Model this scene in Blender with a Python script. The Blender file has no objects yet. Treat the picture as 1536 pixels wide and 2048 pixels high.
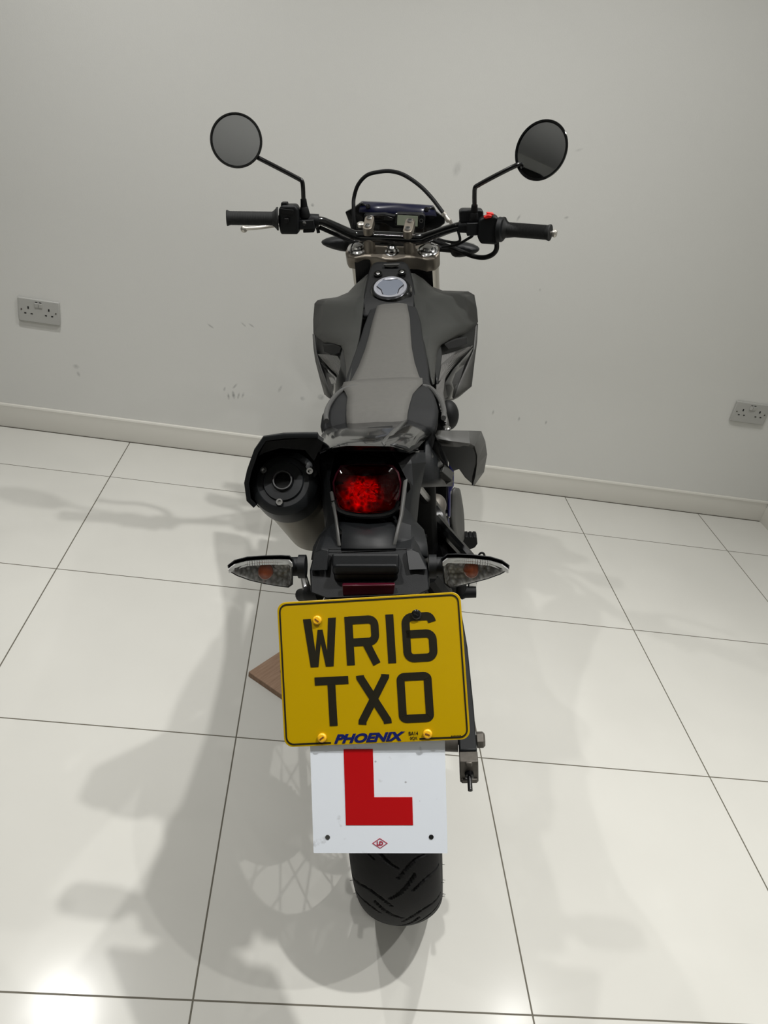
import bpy, bmesh, math, random
import numpy as np
from mathutils import Vector, Matrix, Euler
random.seed(4)
C = bpy.context.scene.collection
R = math.radians
# ------------------------------------------------------------------ camera
CAM = Vector((0.66912, -0.74874, 1.40334))
CROT = Euler((1.0610, -0.1608, -0.0439), 'XYZ')
FPX = 1548.57
cd = bpy.data.cameras.new('camera'); cam = bpy.data.objects.new('camera', cd); C.objects.link(cam)
cam.location = CAM; cam.rotation_euler = CROT
cd.sensor_fit = 'VERTICAL'; cd.sensor_height = 36; cd.lens = FPX/2048*36; cd.clip_start = 0.01
bpy.context.scene.camera = cam
# ------------------------------------------------------------------ world, exposure
w = bpy.data.worlds.new('night'); bpy.context.scene.world = w; w.use_nodes = True
w.node_tree.nodes['Background'].inputs[0].default_value = (0.55, 0.6, 0.7, 1)
w.node_tree.nodes['Background'].inputs[1].default_value = 0.02
vs = bpy.context.scene.view_settings
vs.view_transform = 'Standard'; vs.look = 'None'; vs.gamma = 1; vs.use_curve_mapping = False; vs.exposure = -0.76
# ------------------------------------------------------------------ lights: recessed ceiling downlights, plus two added fill lamps
CEIL = 2.72
def downlight_or_fill(x, y, e, spread=130):
    l = bpy.data.lights.new('ceiling_downlight_or_fill', 'AREA'); l.shape = 'DISK'; l.size = 0.05; l.energy = e
    l.color = (1.0, 0.988, 0.962); l.spread = R(spread)
    o = bpy.data.objects.new('ceiling_downlight_or_fill', l); C.objects.link(o); o.location = (x, y, CEIL-0.02)
LIGHTS = [(1.2, 1.12, 22, 116), (1.2, -0.05, 15.5, 92), (2.2, -0.05, 15, 92), (-0.13, 1.35, 20, 116), (2.1, 1.4, 7), (-0.1, -0.1, 14, 100),
          (1.9, -1.9, 8, 110), (0.25, -2.75, 20, 96), (-1.4, -0.1, 12), (-1.6, -1.6, 5)]  # first two on this line are added fill lamps behind the camera
for a in LIGHTS: downlight_or_fill(*a)

# ------------------------------------------------------------------ measuring helpers
CR = CROT.to_matrix()
def ray(u, v): return CR @ Vector(((u-768)/FPX, -(v-1024)/FPX, -1.0))
YAW, LEAN = R(4.92984), R(13.17869)
BO = Vector((0.99553, 0.32382, 0.0))
BM = Matrix.Rotation(-YAW, 3, 'Z') @ Matrix.Rotation(-LEAN, 3, 'Y')     # bike local -> world
BI = BM.transposed()
CL = BI @ (CAM-BO)
def P(u, v, s):
    """point of the motorcycle (its own axes: x right, y forward, z up) seen at u,v at forward distance s"""
    d = BI @ ray(u, v)
    return CL + d*((s-CL.y)/d.y)
PHI = R(-8.0)                                                           # handlebar turned to the right
SA = Vector((0, -math.sin(R(26.5)), math.cos(R(26.5)))); SP = Vector((0, 1.06, 1.03))
SR = Matrix.Rotation(PHI, 3, SA)
def ST(p): return SP + SR @ (Vector(p)-SP)
def Q(u, v, s):
    """same, for a point that turns with the handlebar; s is its forward distance when steering is straight"""
    q = P(u, v, s)
    for _ in range(6):
        q = P(u, v, s + 0.89*math.sin(PHI)*q.x)
    return q

# ------------------------------------------------------------------ materials
def lin(c):
    return tuple(((x/255)/12.92 if x/255 <= .04045 else ((x/255+.055)/1.055)**2.4) for x in c)
MATS = {}
def mat(name, col, rough=.5, metal=0., spec=.5, coat=0., bump=0., bscale=200., emit=0., trans=0., vary=0., ior=1.45):
    m = bpy.data.materials.new(name); m.use_nodes = True; nt = m.node_tree; b = nt.nodes['Principled BSDF']
    c = lin(col)+(1,)
    b.inputs['Base Color'].default_value = c; b.inputs['Roughness'].default_value = rough
    b.inputs['Metallic'].default_value = metal; b.inputs['Specular IOR Level'].default_value = spec
    b.inputs['Coat Weight'].default_value = coat; b.inputs['Coat Roughness'].default_value = .05
    b.inputs['Transmission Weight'].default_value = trans; b.inputs['IOR'].default_value = ior
    if emit: b.inputs['Emission Color'].default_value = c; b.inputs['Emission Strength'].default_value = emit
    if bump or vary:
        tc = nt.nodes.new('ShaderNodeTexCoord'); n = nt.nodes.new('ShaderNodeTexNoise')
        n.inputs['Scale'].default_value = bscale; n.inputs['Detail'].default_value = 3
        nt.links.new(tc.outputs['Object'], n.inputs['Vector'])
        if bump:
            bp = nt.nodes.new('ShaderNodeBump'); bp.inputs['Strength'].default_value = bump; bp.inputs['Distance'].default_value = .001
            nt.links.new(n.outputs['Fac'], bp.inputs['Height']); nt.links.new(bp.outputs['Normal'], b.inputs['Normal'])
        if vary:
            n2 = nt.nodes.new('ShaderNodeTexNoise'); n2.inputs['Scale'].default_value = bscale*.12; n2.inputs['Detail'].default_value = 4
            nt.links.new(tc.outputs['Object'], n2.inputs['Vector'])
            rp = nt.nodes.new('ShaderNodeMapRange'); rp.inputs['To Min'].default_value = 1-vary; rp.inputs['To Max'].default_value = 1+vary
            nt.links.new(n2.outputs['Fac'], rp.inputs['Value'])
            mx = nt.nodes.new('ShaderNodeVectorMath'); mx.operation = 'SCALE'; mx.inputs[0].default_value = c[:3]
            nt.links.new(rp.outputs['Result'], mx.inputs['Scale']); nt.links.new(mx.outputs['Vector'], b.inputs['Base Color'])
    MATS[name] = m; return m
mat('black_matte', (9, 10, 11), .6, spec=.3, bump=.15, bscale=900)
mat('black_soft', (13, 15, 17), .5, spec=.32, bump=.12, bscale=1100)
mat('black_gloss', (9, 10, 11), .16, coat=.6)
mat('black_paint', (12, 12, 13), .22)
mat('rubber', (11, 11, 12), .7, spec=.25, bump=.25, bscale=600, vary=.25)
mat('grip_rubber', (20, 21, 21), .75, bump=.3, bscale=700)
mat('shroud_grey', (40, 41, 39), .45, spec=.35, bump=.08, bscale=1200)
mat('shroud_dark', (24, 25, 25), .42, spec=.35)
mat('panel_grey', (60, 60, 58), .5, bump=.1, bscale=900)
mat('seat_grey', (80, 79, 76), .7, spec=.25, bump=.25, bscale=900, vary=.10)
mat('seat_dark', (21, 22, 23), .7, spec=.25, bump=.25, bscale=900)
mat('piping', (60, 60, 59), .5)
mat('alloy', (128, 121, 111), .42, metal=.75, bump=.1, bscale=1500)
mat('alloy_bright', (190, 186, 178), .35, metal=.8)
mat('steel', (200, 200, 200), .18, metal=1.)
mat('dirty_steel', (92, 88, 82), .5, metal=.5, vary=.5, bscale=500)
mat('muffler_metal', (112, 108, 98), .42, metal=.7, vary=.2, bscale=150)
mat('end_cap', (22, 24, 26), .45, spec=.35, bump=.05, bscale=900)
mat('hole', (3, 3, 3), .9)
mat('cap_ring', (196, 198, 208), .3, metal=.85)
mat('cap_face', (120, 126, 138), .35, metal=.6)
mat('blue_gloss', (8, 11, 38), .3, coat=.1)
mat('blue_frame', (12, 14, 80), .3, coat=.3)
mat('lcd', (150, 158, 140), .25)
mat('red_switch', (200, 28, 22), .4)
mat('plate_yellow', (180, 147, 0), .28, coat=.15, vary=.03, bscale=60)
mat('plate_black', (30, 27, 16), .4)
mat('plate_blue', (14, 24, 88), .4)
mat('screw_yellow', (232, 176, 30), .35)
mat('rust', (110, 62, 22), .8)
mat('learner_white', (236, 242, 250), .45, vary=.03, bscale=90)
mat('learner_red', (186, 6, 14), .4)
mat('logo_red', (170, 30, 60), .5)
mat('reflector', (62, 10, 24), .3, coat=.3)
mat('socket_white', (172, 172, 168), .35)
mat('chain', (70, 66, 58), .45, metal=.8)
mat('brake_disc', (150, 150, 150), .3, metal=1.)
mat('amber', (190, 84, 30), .15, trans=.5)
mat('engine', (70, 70, 70), .45, metal=.5)
mat('mirror', (215, 218, 222), .02, metal=1.)
mat('reflector_chrome', (240, 240, 240), .25, metal=.3)

def ribbed(name, col, scale, axis='DIAGONAL'):
    m = mat(name, col, .5); nt = m.node_tree; b = nt.nodes['Principled BSDF']
    tc = nt.nodes.new('ShaderNodeTexCoord'); wv = nt.nodes.new('ShaderNodeTexWave'); wv.bands_direction = 'Z'
    wv.inputs['Scale'].default_value = scale
    nt.links.new(tc.outputs['Object'], wv.inputs['Vector'])
    bp = nt.nodes.new('ShaderNodeBump'); bp.inputs['Distance'].default_value = .003; bp.inputs['Strength'].default_value = .8
    nt.links.new(wv.outputs['Fac'], bp.inputs['Height']); nt.links.new(bp.outputs['Normal'], b.inputs['Normal'])
ribbed('ribbed_grey', (96, 95, 93), 110)

def lens_mat(name, col, scale, emit=0.):
    m = mat(name, col, .08, trans=.0, coat=1.); nt = m.node_tree; b = nt.nodes['Principled BSDF']
    tc = nt.nodes.new('ShaderNodeTexCoord'); vo = nt.nodes.new('ShaderNodeTexVoronoi'); vo.inputs['Scale'].default_value = scale
    nt.links.new(tc.outputs['Object'], vo.inputs['Vector'])
    bp = nt.nodes.new('ShaderNodeBump'); bp.inputs['Distance'].default_value = .004; bp.inputs['Strength'].default_value = .9
    nt.links.new(vo.outputs['Distance'], bp.inputs['Height']); nt.links.new(bp.outputs['Normal'], b.inputs['Normal'])
    return m
m = lens_mat('tail_reflector', (150, 14, 18), 130)
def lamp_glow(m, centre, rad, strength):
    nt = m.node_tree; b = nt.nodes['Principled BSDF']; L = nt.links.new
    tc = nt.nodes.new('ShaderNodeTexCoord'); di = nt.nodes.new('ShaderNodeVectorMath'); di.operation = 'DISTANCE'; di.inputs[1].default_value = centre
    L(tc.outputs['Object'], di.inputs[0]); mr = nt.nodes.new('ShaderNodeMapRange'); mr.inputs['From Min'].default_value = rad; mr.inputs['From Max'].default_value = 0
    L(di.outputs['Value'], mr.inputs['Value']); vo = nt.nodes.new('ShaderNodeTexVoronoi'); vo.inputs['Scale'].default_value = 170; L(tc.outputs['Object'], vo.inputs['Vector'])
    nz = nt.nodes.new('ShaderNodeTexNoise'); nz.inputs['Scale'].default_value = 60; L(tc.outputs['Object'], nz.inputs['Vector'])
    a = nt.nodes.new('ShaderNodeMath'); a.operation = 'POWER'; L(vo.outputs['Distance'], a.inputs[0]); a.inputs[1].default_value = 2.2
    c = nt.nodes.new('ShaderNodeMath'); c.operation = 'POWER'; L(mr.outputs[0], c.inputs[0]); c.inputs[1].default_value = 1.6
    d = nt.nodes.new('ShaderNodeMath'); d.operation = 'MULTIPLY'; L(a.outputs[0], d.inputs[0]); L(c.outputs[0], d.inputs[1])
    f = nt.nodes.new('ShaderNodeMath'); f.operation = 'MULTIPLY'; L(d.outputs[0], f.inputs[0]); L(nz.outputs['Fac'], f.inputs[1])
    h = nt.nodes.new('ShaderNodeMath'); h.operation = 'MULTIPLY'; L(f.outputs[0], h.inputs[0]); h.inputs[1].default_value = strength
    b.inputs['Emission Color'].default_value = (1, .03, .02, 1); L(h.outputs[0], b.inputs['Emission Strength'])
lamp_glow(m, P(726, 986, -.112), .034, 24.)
m = mat('red_lens', (150, 8, 16), .05, trans=1., ior=1.3)
m = mat('clear_lens', (238, 240, 240), .04, trans=1., ior=1.25)
lens_mat('signal_reflector', (205, 205, 203), 190); _b = MATS['signal_reflector'].node_tree.nodes['Principled BSDF']; _b.inputs['Metallic'].default_value = .3
_nt = MATS['signal_reflector'].node_tree; _v = [n for n in _nt.nodes if n.type == 'TEX_VORONOI'][0]
_r = _nt.nodes.new('ShaderNodeValToRGB'); _r.color_ramp.elements[0].color = lin((250, 250, 250))+(1,); _r.color_ramp.elements[1].color = lin((158, 154, 150))+(1,); _r.color_ramp.elements[0].position = .15; _r.color_ramp.elements[1].position = .6
_nt.links.new(_v.outputs['Distance'], _r.inputs[0]); _nt.links.new(_r.outputs[0], _b.inputs['Base Color'])

# ------------------------------------------------------------------ geometry collector
class G:
    def __init__(s): s.v = []; s.f = []
    def add(s, vs_, fs):
        o = len(s.v); s.v += [tuple(x) for x in vs_]; s.f += [tuple(i+o for i in f) for f in fs]; return s
    def box(s, c, d, M=None):
        c = Vector(c); h = [x/2 for x in d]; M = M or Matrix.Identity(3)
        vs_ = [c+M@Vector((sx*h[0], sy*h[1], sz*h[2])) for sx in (-1, 1) for sy in (-1, 1) for sz in (-1, 1)]
        return s.add(vs_, [(0,1,3,2),(4,6,7,5),(0,4,5,1),(2,3,7,6),(0,2,6,4),(1,5,7,3)])
    def tube(s, pts, r, n=12, smooth=0, flat=None):
        pts = [Vector(p) for p in pts]
        rs = r if isinstance(r, (list, tuple)) else [r]*len(pts)
        if smooth:
            pts, rs = catmull(pts, list(rs), smooth)
        T = [(pts[min(i+1, len(pts)-1)]-pts[max(i-1, 0)]).normalized() for i in range(len(pts))]
        a = Vector((0, 0, 1)) if abs(T[0].z) < .9 else Vector((0, 1, 0))
        N = (a-T[0]*a.dot(T[0])).normalized(); vs_ = []
        for i, p in enumerate(pts):
            N = (N-T[i]*N.dot(T[i])).normalized(); B = T[i].cross(N)
            for k in range(n):
                t = 2*math.pi*k/n; e = flat or 1
                vs_.append(p+(N*math.cos(t)*e+B*math.sin(t))*rs[i])
        fs = []
        for i in range(len(pts)-1):
            for k in range(n):
                k2 = (k+1) % n; fs.append((i*n+k, i*n+k2, (i+1)*n+k2, (i+1)*n+k))
        fs.append(tuple(range(n-1, -1, -1))); fs.append(tuple((len(pts)-1)*n+k for k in range(n)))
        return s.add(vs_, fs)
    def lathe(s, prof, o, ax, n=32, close=False):
        """prof [(radius, height along ax)]"""
        o = Vector(o); ax = Vector(ax).normalized(); a = Vector((0, 0, 1)) if abs(ax.z) < .9 else Vector((0, 1, 0))
        N = (a-ax*a.dot(ax)).normalized(); B = ax.cross(N); vs_ = []; m = len(prof)
        for k in range(n):
            t = 2*math.pi*k/n
            for r, h in prof: vs_.append(o+ax*h+(N*math.cos(t)+B*math.sin(t))*r)
        fs = []
        for k in range(n):
            k2 = (k+1) % n
            for i in range(m-1 if not close else m):
                j = (i+1) % m; fs.append((k*m+i, k2*m+i, k2*m+j, k*m+j))
        if not close:
            if prof[0][0] > 1e-6: fs.append(tuple(k*m for k in range(n)))
            if prof[-1][0] > 1e-6: fs.append(tuple(k*m+m-1 for k in range(n-1, -1, -1)))
        return s.add(vs_, fs)
    def prism(s, pts, vec):
        pts = [Vector(p) for p in pts]; n = len(pts); vec = Vector(vec) if not isinstance(vec, list) else vec
        q = [p+vec for p in pts]
        fs = [tuple(range(n)), tuple(range(2*n-1, n-1, -1))]
        fs += [(i, n+i, n+(i+1) % n, (i+1) % n) for i in range(n)]
        return s.add(pts+q, fs)
    def grid(s, rows):
        m = len(rows[0]); vs_ = [p for r in rows for p in r]
        fs = [(i*m+j, i*m+j+1, (i+1)*m+j+1, (i+1)*m+j) for i in range(len(rows)-1) for j in range(m-1)]
        return s.add(vs_, fs)
    def ellip(s, c, rad, M=None, n=20, m=12):
        c = Vector(c); M = M or Matrix.Identity(3); vs_ = []
        for i in range(m+1):
            t = math.pi*i/m
            for k in range(n):
                a = 2*math.pi*k/n
                vs_.append(c+M@Vector((rad[0]*math.sin(t)*math.cos(a), rad[1]*math.sin(t)*math.sin(a), rad[2]*math.cos(t))))
        return s.add(vs_, [(i*n+k, i*n+(k+1) % n, (i+1)*n+(k+1) % n, (i+1)*n+k) for i in range(m) for k in range(n)])
    def loft(s, secs, cap=True):
        n = len(secs[0]); vs_ = [p for q in secs for p in q]
        fs = [(i*n+k, i*n+(k+1) % n, (i+1)*n+(k+1) % n, (i+1)*n+k) for i in range(len(secs)-1) for k in range(n)]
        if cap: fs += [tuple(range(n-1, -1, -1)), tuple((len(secs)-1)*n+k for k in range(n))]
        return s.add(vs_, fs)
def catmull(pts, rs, k):
    o = []; ro = []; n = len(pts)
    for i in range(n-1):
        p0, p1, p2, p3 = pts[max(i-1, 0)], pts[i], pts[i+1], pts[min(i+2, n-1)]
        for j in range(k):
            t = j/k
            o.append(.5*((2*p1)+(-p0+p2)*t+(2*p0-5*p1+4*p2-p3)*t*t+(-p0+3*p1-3*p2+p3)*t**3))
            ro.append(rs[i]*(1-t)+rs[i+1]*t)
    return o+[pts[-1]], ro+[rs[-1]]
def obj(name, g, material, parent=None, bevel=0, sub=0, solid=0, off=0, sharp=35, label=None, seg=2):
    me = bpy.data.meshes.new(name); me.from_pydata([tuple(v) for v in g.v], [], g.f)
    bm = bmesh.new(); bm.from_mesh(me)
    bmesh.ops.remove_doubles(bm, verts=bm.verts, dist=1e-6)
    if not solid: bmesh.ops.recalc_face_normals(bm, faces=bm.faces)
    bm.to_mesh(me); bm.free()
    mats = material if isinstance(material, list) else [material]
    for m_ in mats: me.materials.append(MATS[m_])
    me.polygons.foreach_set('use_smooth', [True]*len(me.polygons))
    me.set_sharp_from_angle(angle=R(sharp))
    o = bpy.data.objects.new(name, me); C.objects.link(o)
    if parent: o.parent = parent
    if sub:
        md = o.modifiers.new('subdivision', 'SUBSURF'); md.levels = sub; md.render_levels = sub
    if solid:
        md = o.modifiers.new('thickness', 'SOLIDIFY'); md.thickness = solid; md.offset = off
    if bevel:
        md = o.modifiers.new('bevel', 'BEVEL'); md.width = bevel; md.segments = seg; md.limit_method = 'ANGLE'; md.angle_limit = R(30); md.harden_normals = False
    if label: o['label'] = label
    return o
def thing(name, label, cat, loc=(0, 0, 0), rot=(0, 0, 0), group=None):
    o = bpy.data.objects.new(name, None); C.objects.link(o); o.location = loc; o.rotation_euler = rot
    o.empty_display_size = .1; o['label'] = label; o['category'] = cat
    if group: o['group'] = group
    return o
def struct(name, g, m, **k):
    o = obj(name, g, m, **k); o['kind'] = 'structure'; return o
def slab(pts, s, th, f=P, back=(0, 1, 0)):
    """flat plate: outline seen at u,v (optionally its own depth), thickness th forward"""
    q = [f(a[0], a[1], a[2] if len(a) > 2 else s) for a in pts]
    return G().prism(q, Vector(back)*th)
def sheet(rows, f=P): return G().grid([[f(*a) for a in r] for r in rows])
def lerp_rows(A, B, n):
    return [[tuple(a[i]+(b[i]-a[i])*j/n for i in range(3)) for j in range(n+1)] for a, b in zip(A, B)]

# ================================================================== the room
WY = 2.112; RX = 2.70; LX = -5.0; FY = -7.0
def node_floor():
    m = bpy.data.materials.new('porcelain_tiles'); m.use_nodes = True; nt = m.node_tree; b = nt.nodes['Principled BSDF']
    L = nt.links.new; tc = nt.nodes.new('ShaderNodeTexCoord'); sx = nt.nodes.new('ShaderNodeSeparateXYZ'); L(tc.outputs['Object'], sx.inputs[0])
    def mth(op, a, b_=None):
        n = nt.nodes.new('ShaderNodeMath'); n.operation = op
        for i, q in enumerate((a, b_)):
            if q is None: continue
            if isinstance(q, (int, float)): n.inputs[i].default_value = q
            else: L(q, n.inputs[i])
        return n.outputs[0]
    def line(c):
        f = mth('FRACT', mth('ADD', mth('DIVIDE', c, .6), 50.5))
        d = mth('ABSOLUTE', mth('SUBTRACT', f, .5))
        return mth('LESS_THAN', d, .00165/.6)
    g = mth('MAXIMUM', line(sx.outputs[0]), line(sx.outputs[1]))
    n = nt.nodes.new('ShaderNodeTexNoise'); n.inputs['Scale'].default_value = 1.7; n.inputs['Detail'].default_value = 3; L(tc.outputs['Object'], n.inputs['Vector'])
    rp = nt.nodes.new('ShaderNodeValToRGB'); rp.color_ramp.elements[0].color = lin((186, 185, 179))+(1,); rp.color_ramp.elements[1].color = lin((192, 191, 185))+(1,)
    rp.color_ramp.elements[0].position = .35; rp.color_ramp.elements[1].position = .65; L(n.outputs['Fac'], rp.inputs[0])
    # small dirt specks
    vo = nt.nodes.new('ShaderNodeTexVoronoi'); vo.inputs['Scale'].default_value = 3.1; L(tc.outputs['Object'], vo.inputs['Vector'])
    sp = mth('LESS_THAN', vo.outputs['Distance'], .0075)
    mx = nt.nodes.new('ShaderNodeMix'); mx.data_type = 'RGBA'; L(mth('MULTIPLY', sp, .7), mx.inputs['Factor']); L(rp.outputs[0], mx.inputs[6]); mx.inputs[7].default_value = lin((70, 66, 60))+(1,)
    m2 = nt.nodes.new('ShaderNodeMix'); m2.data_type = 'RGBA'; L(g, m2.inputs['Factor']); L(mx.outputs[2], m2.inputs[6]); m2.inputs[7].default_value = lin((92, 88, 78))+(1,)
    L(m2.outputs[2], b.inputs['Base Color'])
    L(mth('ADD', mth('MULTIPLY', g, .5), .17), b.inputs['Roughness'])
    b.inputs['Specular IOR Level'].default_value = .25
    bp = nt.nodes.new('ShaderNodeBump'); bp.inputs['Distance'].default_value = .0015; bp.inputs['Strength'].default_value = .6
    L(mth('SUBTRACT', 1., g), bp.inputs['Height']); L(bp.outputs['Normal'], b.inputs['Normal'])
    MATS['floor'] = m
def node_wall(name, base, marks=()):
    m = bpy.data.materials.new(name); m.use_nodes = True; nt = m.node_tree; b = nt.nodes['Principled BSDF']
    L = nt.links.new; tc = nt.nodes.new('ShaderNodeTexCoord')
    b.inputs['Roughness'].default_value = .6; b.inputs['Specular IOR Level'].default_value = .3
    col = None
    nz = nt.nodes.new('ShaderNodeTexNoise'); nz.inputs['Scale'].default_value = 90; L(tc.outputs['Object'], nz.inputs['Vector'])
    acc = None
    for (x, z, a, c, ang, k) in marks:
        mp = nt.nodes.new('ShaderNodeMapping'); mp.vector_type = 'TEXTURE'
        mp.inputs['Location'].default_value = (x, WY, z); mp.inputs['Rotation'].default_value = (0, -R(ang), 0); mp.inputs['Scale'].default_value = (a, 1, c)
        L(tc.outputs['Object'], mp.inputs['Vector'])
        ln = nt.nodes.new('ShaderNodeVectorMath'); ln.operation = 'LENGTH'; L(mp.outputs[0], ln.inputs[0])
        mr = nt.nodes.new('ShaderNodeMapRange'); mr.inputs['From Min'].default_value = 1.; mr.inputs['From Max'].default_value = .3
        mr.inputs['To Min'].default_value = 0; mr.inputs['To Max'].default_value = k; L(ln.outputs['Value'], mr.inputs['Value'])
        if acc is None: acc = mr.outputs[0]
        else:
            ad = nt.nodes.new('ShaderNodeMath'); ad.operation = 'MAXIMUM'; L(acc, ad.inputs[0]); L(mr.outputs[0], ad.inputs[1]); acc = ad.outputs[0]
    if acc is not None:
        mu = nt.nodes.new('ShaderNodeMath'); mu.operation = 'MULTIPLY'; L(acc, mu.inputs[0]); L(nz.outputs['Fac'], mu.inputs[1])
        mx = nt.nodes.new('ShaderNodeMix'); mx.data_type = 'RGBA'; L(mu.outputs[0], mx.inputs['Factor'])
        mx.inputs[6].default_value = lin(base)+(1,); mx.inputs[7].default_value = lin((95, 97, 98))+(1,); L(mx.outputs[2], b.inputs['Base Color'])
    else: b.inputs['Base Color'].default_value = lin(base)+(1,)
    n2 = nt.nodes.new('ShaderNodeTexNoise'); n2.inputs['Scale'].default_value = 260; L(tc.outputs['Object'], n2.inputs['Vector'])
    bp = nt.nodes.new('ShaderNodeBump'); bp.inputs['Distance'].default_value = .0006; bp.inputs['Strength'].default_value = .3
    L(n2.outputs['Fac'], bp.inputs['Height']); L(bp.outputs['Normal'], b.inputs['Normal'])
    MATS[name] = m
node_floor()
def wallpt(u, v, y=WY):
    d = ray(u, v); return CAM+d*((y-CAM.y)/d.y)
MK = []
for (u, v, a, c, ang, k) in [(421, 652, 9, 2.5, -30, .8), (487, 649, 8, 2.2, -35, .7), (503, 651, 8, 2.2, -30, .7), (152, 733, 8, 6, 0, .6), (157, 748, 4, 7, 20, .6),
        (449, 778, 3, 6, -10, .7), (470, 772, 3, 9, -35, .7), (457, 793, 3, 9, 10, .8), (467, 790, 4, 11, 15, 1.), (477, 792, 3, 9, -10, .8), (486, 790, 3, 8, -15, .7),
        (560, 778, 4, 11, -20, .5), (605, 797, 7, 6, 0, .45), (642, 794, 9, 8, 0, .7), (914, 338, 9, 16, -10, .35), (1037, 436, 3, 9, -20, .6), (1133, 435, 6, 3, 20, .5),
        (1054, 450, 6, 2, 20, .0), (1038, 838, 3, 7, 0, .6), (1092, 845, 3, 6, 0, .7), (986, 825, 3, 8, 0, .6), (1080, 580, 3, 4, 0, .5), (625, 410, 4, 4, 0, .8), (1158, 300, 10, 3, 25, .3), (1466, 1002, 2, 2, 0, 0)]:
    q = wallpt(u, v); sc = 1/560.
    MK.append((q.x, q.z, a*sc, c*sc, ang, k))
node_wall('wall_paint', (214, 214, 210), MK)
node_wall('plain_paint', (214, 214, 210))
node_wall('ceiling_paint', (225, 225, 225))
mat('trim_paint', (202, 200, 192), .4)
mat('joint_sealant', (84, 80, 70), .7)
mat('night_glass', (8, 9, 11), .08)
th = .12
struct('floor', G().box(((LX+RX)/2, (FY+WY)/2, -.05), (RX-LX+.4, WY-FY+.4, .1)), 'floor')
struct('wall_back', G().box(((LX+RX)/2, WY+th/2, CEIL/2), (RX-LX, th, CEIL)), 'wall_paint')
struct('wall_right', G().box((RX+th/2, (FY+WY)/2, CEIL/2), (th, WY-FY, CEIL)), 'plain_paint')
struct('wall_left', G().box((LX-th/2, (FY+WY)/2, CEIL/2), (th, WY-FY, CEIL)), 'plain_paint')
struct('ceiling', G().box(((LX+RX)/2, (FY+WY)/2, CEIL+.05), (RX-LX, WY-FY, .1)), 'ceiling_paint')
struct('wall_front', G().box(((LX+RX)/2, FY-th/2, CEIL/2), (RX-LX, th, CEIL)), 'plain_paint')
wg = G()
for i in range(3):
    x0 = LX+.3+i*2.45; wg.box((x0+1.15, FY+.02, 1.3), (2.3, .03, 2.2))
struct('window_1', wg, 'night_glass')
wg = G()
for i in range(4): wg.box((LX+.02, FY+1.2+i*2.2, 1.3), (.03, 2.1, 2.2))
struct('window_2', wg, 'night_glass')
def skirting(name, a, b, nrm):
    a = Vector(a); b = Vector(b); n = Vector(nrm); z = Vector((0, 0, 1))
    pr_ = [(0, 0), (.012, 0), (.012, .064), (.0095, .070), (.0095, .088), (.006, .094), (0, .096)]
    g = G(); secs = [[p+n*q[0]+z*q[1] for q in pr_] for p in (a, b)]
    g.loft(secs); struct(name, g, 'trim_paint', bevel=.0006)
skirting('baseboard_back', (LX, WY, 0), (RX, WY, 0), (0, -1, 0))
skirting('baseboard_right', (RX, WY-.012, 0), (RX, FY, 0), (-1, 0, 0))
skirting('baseboard_left', (LX, WY-.012, 0), (LX, FY, 0), (1, 0, 0))

struct('trim_1', G().box(((LX+RX)/2, WY-.0128, .0013), (RX-LX-.03, .0028, .0026)), 'joint_sealant')
# ------------------------------------------------------------------ sockets
def socket(cx, cz, label, rock):
    t = thing('wall_socket', label, 'socket', (cx, WY, cz), (0, 0, 0), 'double sockets on the back wall')
    W_, H_, D_ = .146, .086, .0105
    obj('faceplate', G().box((0, -D_/2, 0), (W_, D_, H_)), 'socket_white', t, bevel=.0035, seg=3)
    for sx in (-1, 1):
        x0 = sx*.036
        h = G(); h.box((x0, -D_, .010), (.0045, .002, .009)); h.box((x0-.011, -D_, -.011), (.007, .002, .0035)); h.box((x0+.011, -D_, -.011), (.007, .002, .0035))
        obj('pin_hole', h, 'hole', t)
        obj('fixing_screw', G().lathe([(0, .0012), (.0026, .0012), (.003, 0)], (sx*.060, -D_, .001), (0, -1, 0), 14), 'dirty_steel', t)
        obj('rocker_switch', G().box((sx*.0068, -D_-.001, .022), (.0125, .005, .016), Matrix.Rotation(R(7 if not rock or sx > 0 else -7), 3, 'X')), 'socket_white', t, bevel=.0008)
        obj('switch_mark', G().box((sx*.0068, -D_-.0002, .0330), (.008, .0012, .0022)), 'hole', t)
a = wallpt(34, 593, WY-.01); b_ = wallpt(120, 653, WY-.01)
socket((a.x+b_.x)/2, (a.z+b_.z)/2, 'white double wall socket on the left part of the back wall, fully in view', 0)
a = wallpt(1476.5, 802, WY-.01)
socket(a.x+.0715, a.z-.044, 'white double wall socket at the right edge of the picture near the room corner', 1)

# ================================================================== wooden block under the side stand
def woodmat():
    m = mat('scrap_wood', (132, 104, 84), .7); nt = m.node_tree; b = nt.nodes['Principled BSDF']
    tc = nt.nodes.new('ShaderNodeTexCoord'); mp = nt.nodes.new('ShaderNodeMapping'); mp.inputs['Scale'].default_value = (6, 60, 20)
    n = nt.nodes.new('ShaderNodeTexNoise'); n.inputs['Scale'].default_value = 3; n.inputs['Detail'].default_value = 5
    nt.links.new(tc.outputs['Object'], mp.inputs[0]); nt.links.new(mp.outputs[0], n.inputs['Vector'])
    rp = nt.nodes.new('ShaderNodeValToRGB'); rp.color_ramp.elements[0].color = lin((112, 84, 64))+(1,); rp.color_ramp.elements[1].color = lin((160, 134, 112))+(1,)
    nt.links.new(n.outputs['Fac'], rp.inputs[0]); nt.links.new(rp.outputs[0], b.inputs['Base Color'])
woodmat()
wb = obj('wooden_board', G().box((0, 0, .008), (.14, .14, .016)), 'scrap_wood', bevel=.0015)
d0 = ray(497, 1343); tip = CAM+d0*((.016-CAM.z)/d0.z)
wb.rotation_euler = (0, 0, R(51.3)); wb.location = (tip.x+.0985, tip.y+.010, 0)
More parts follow.
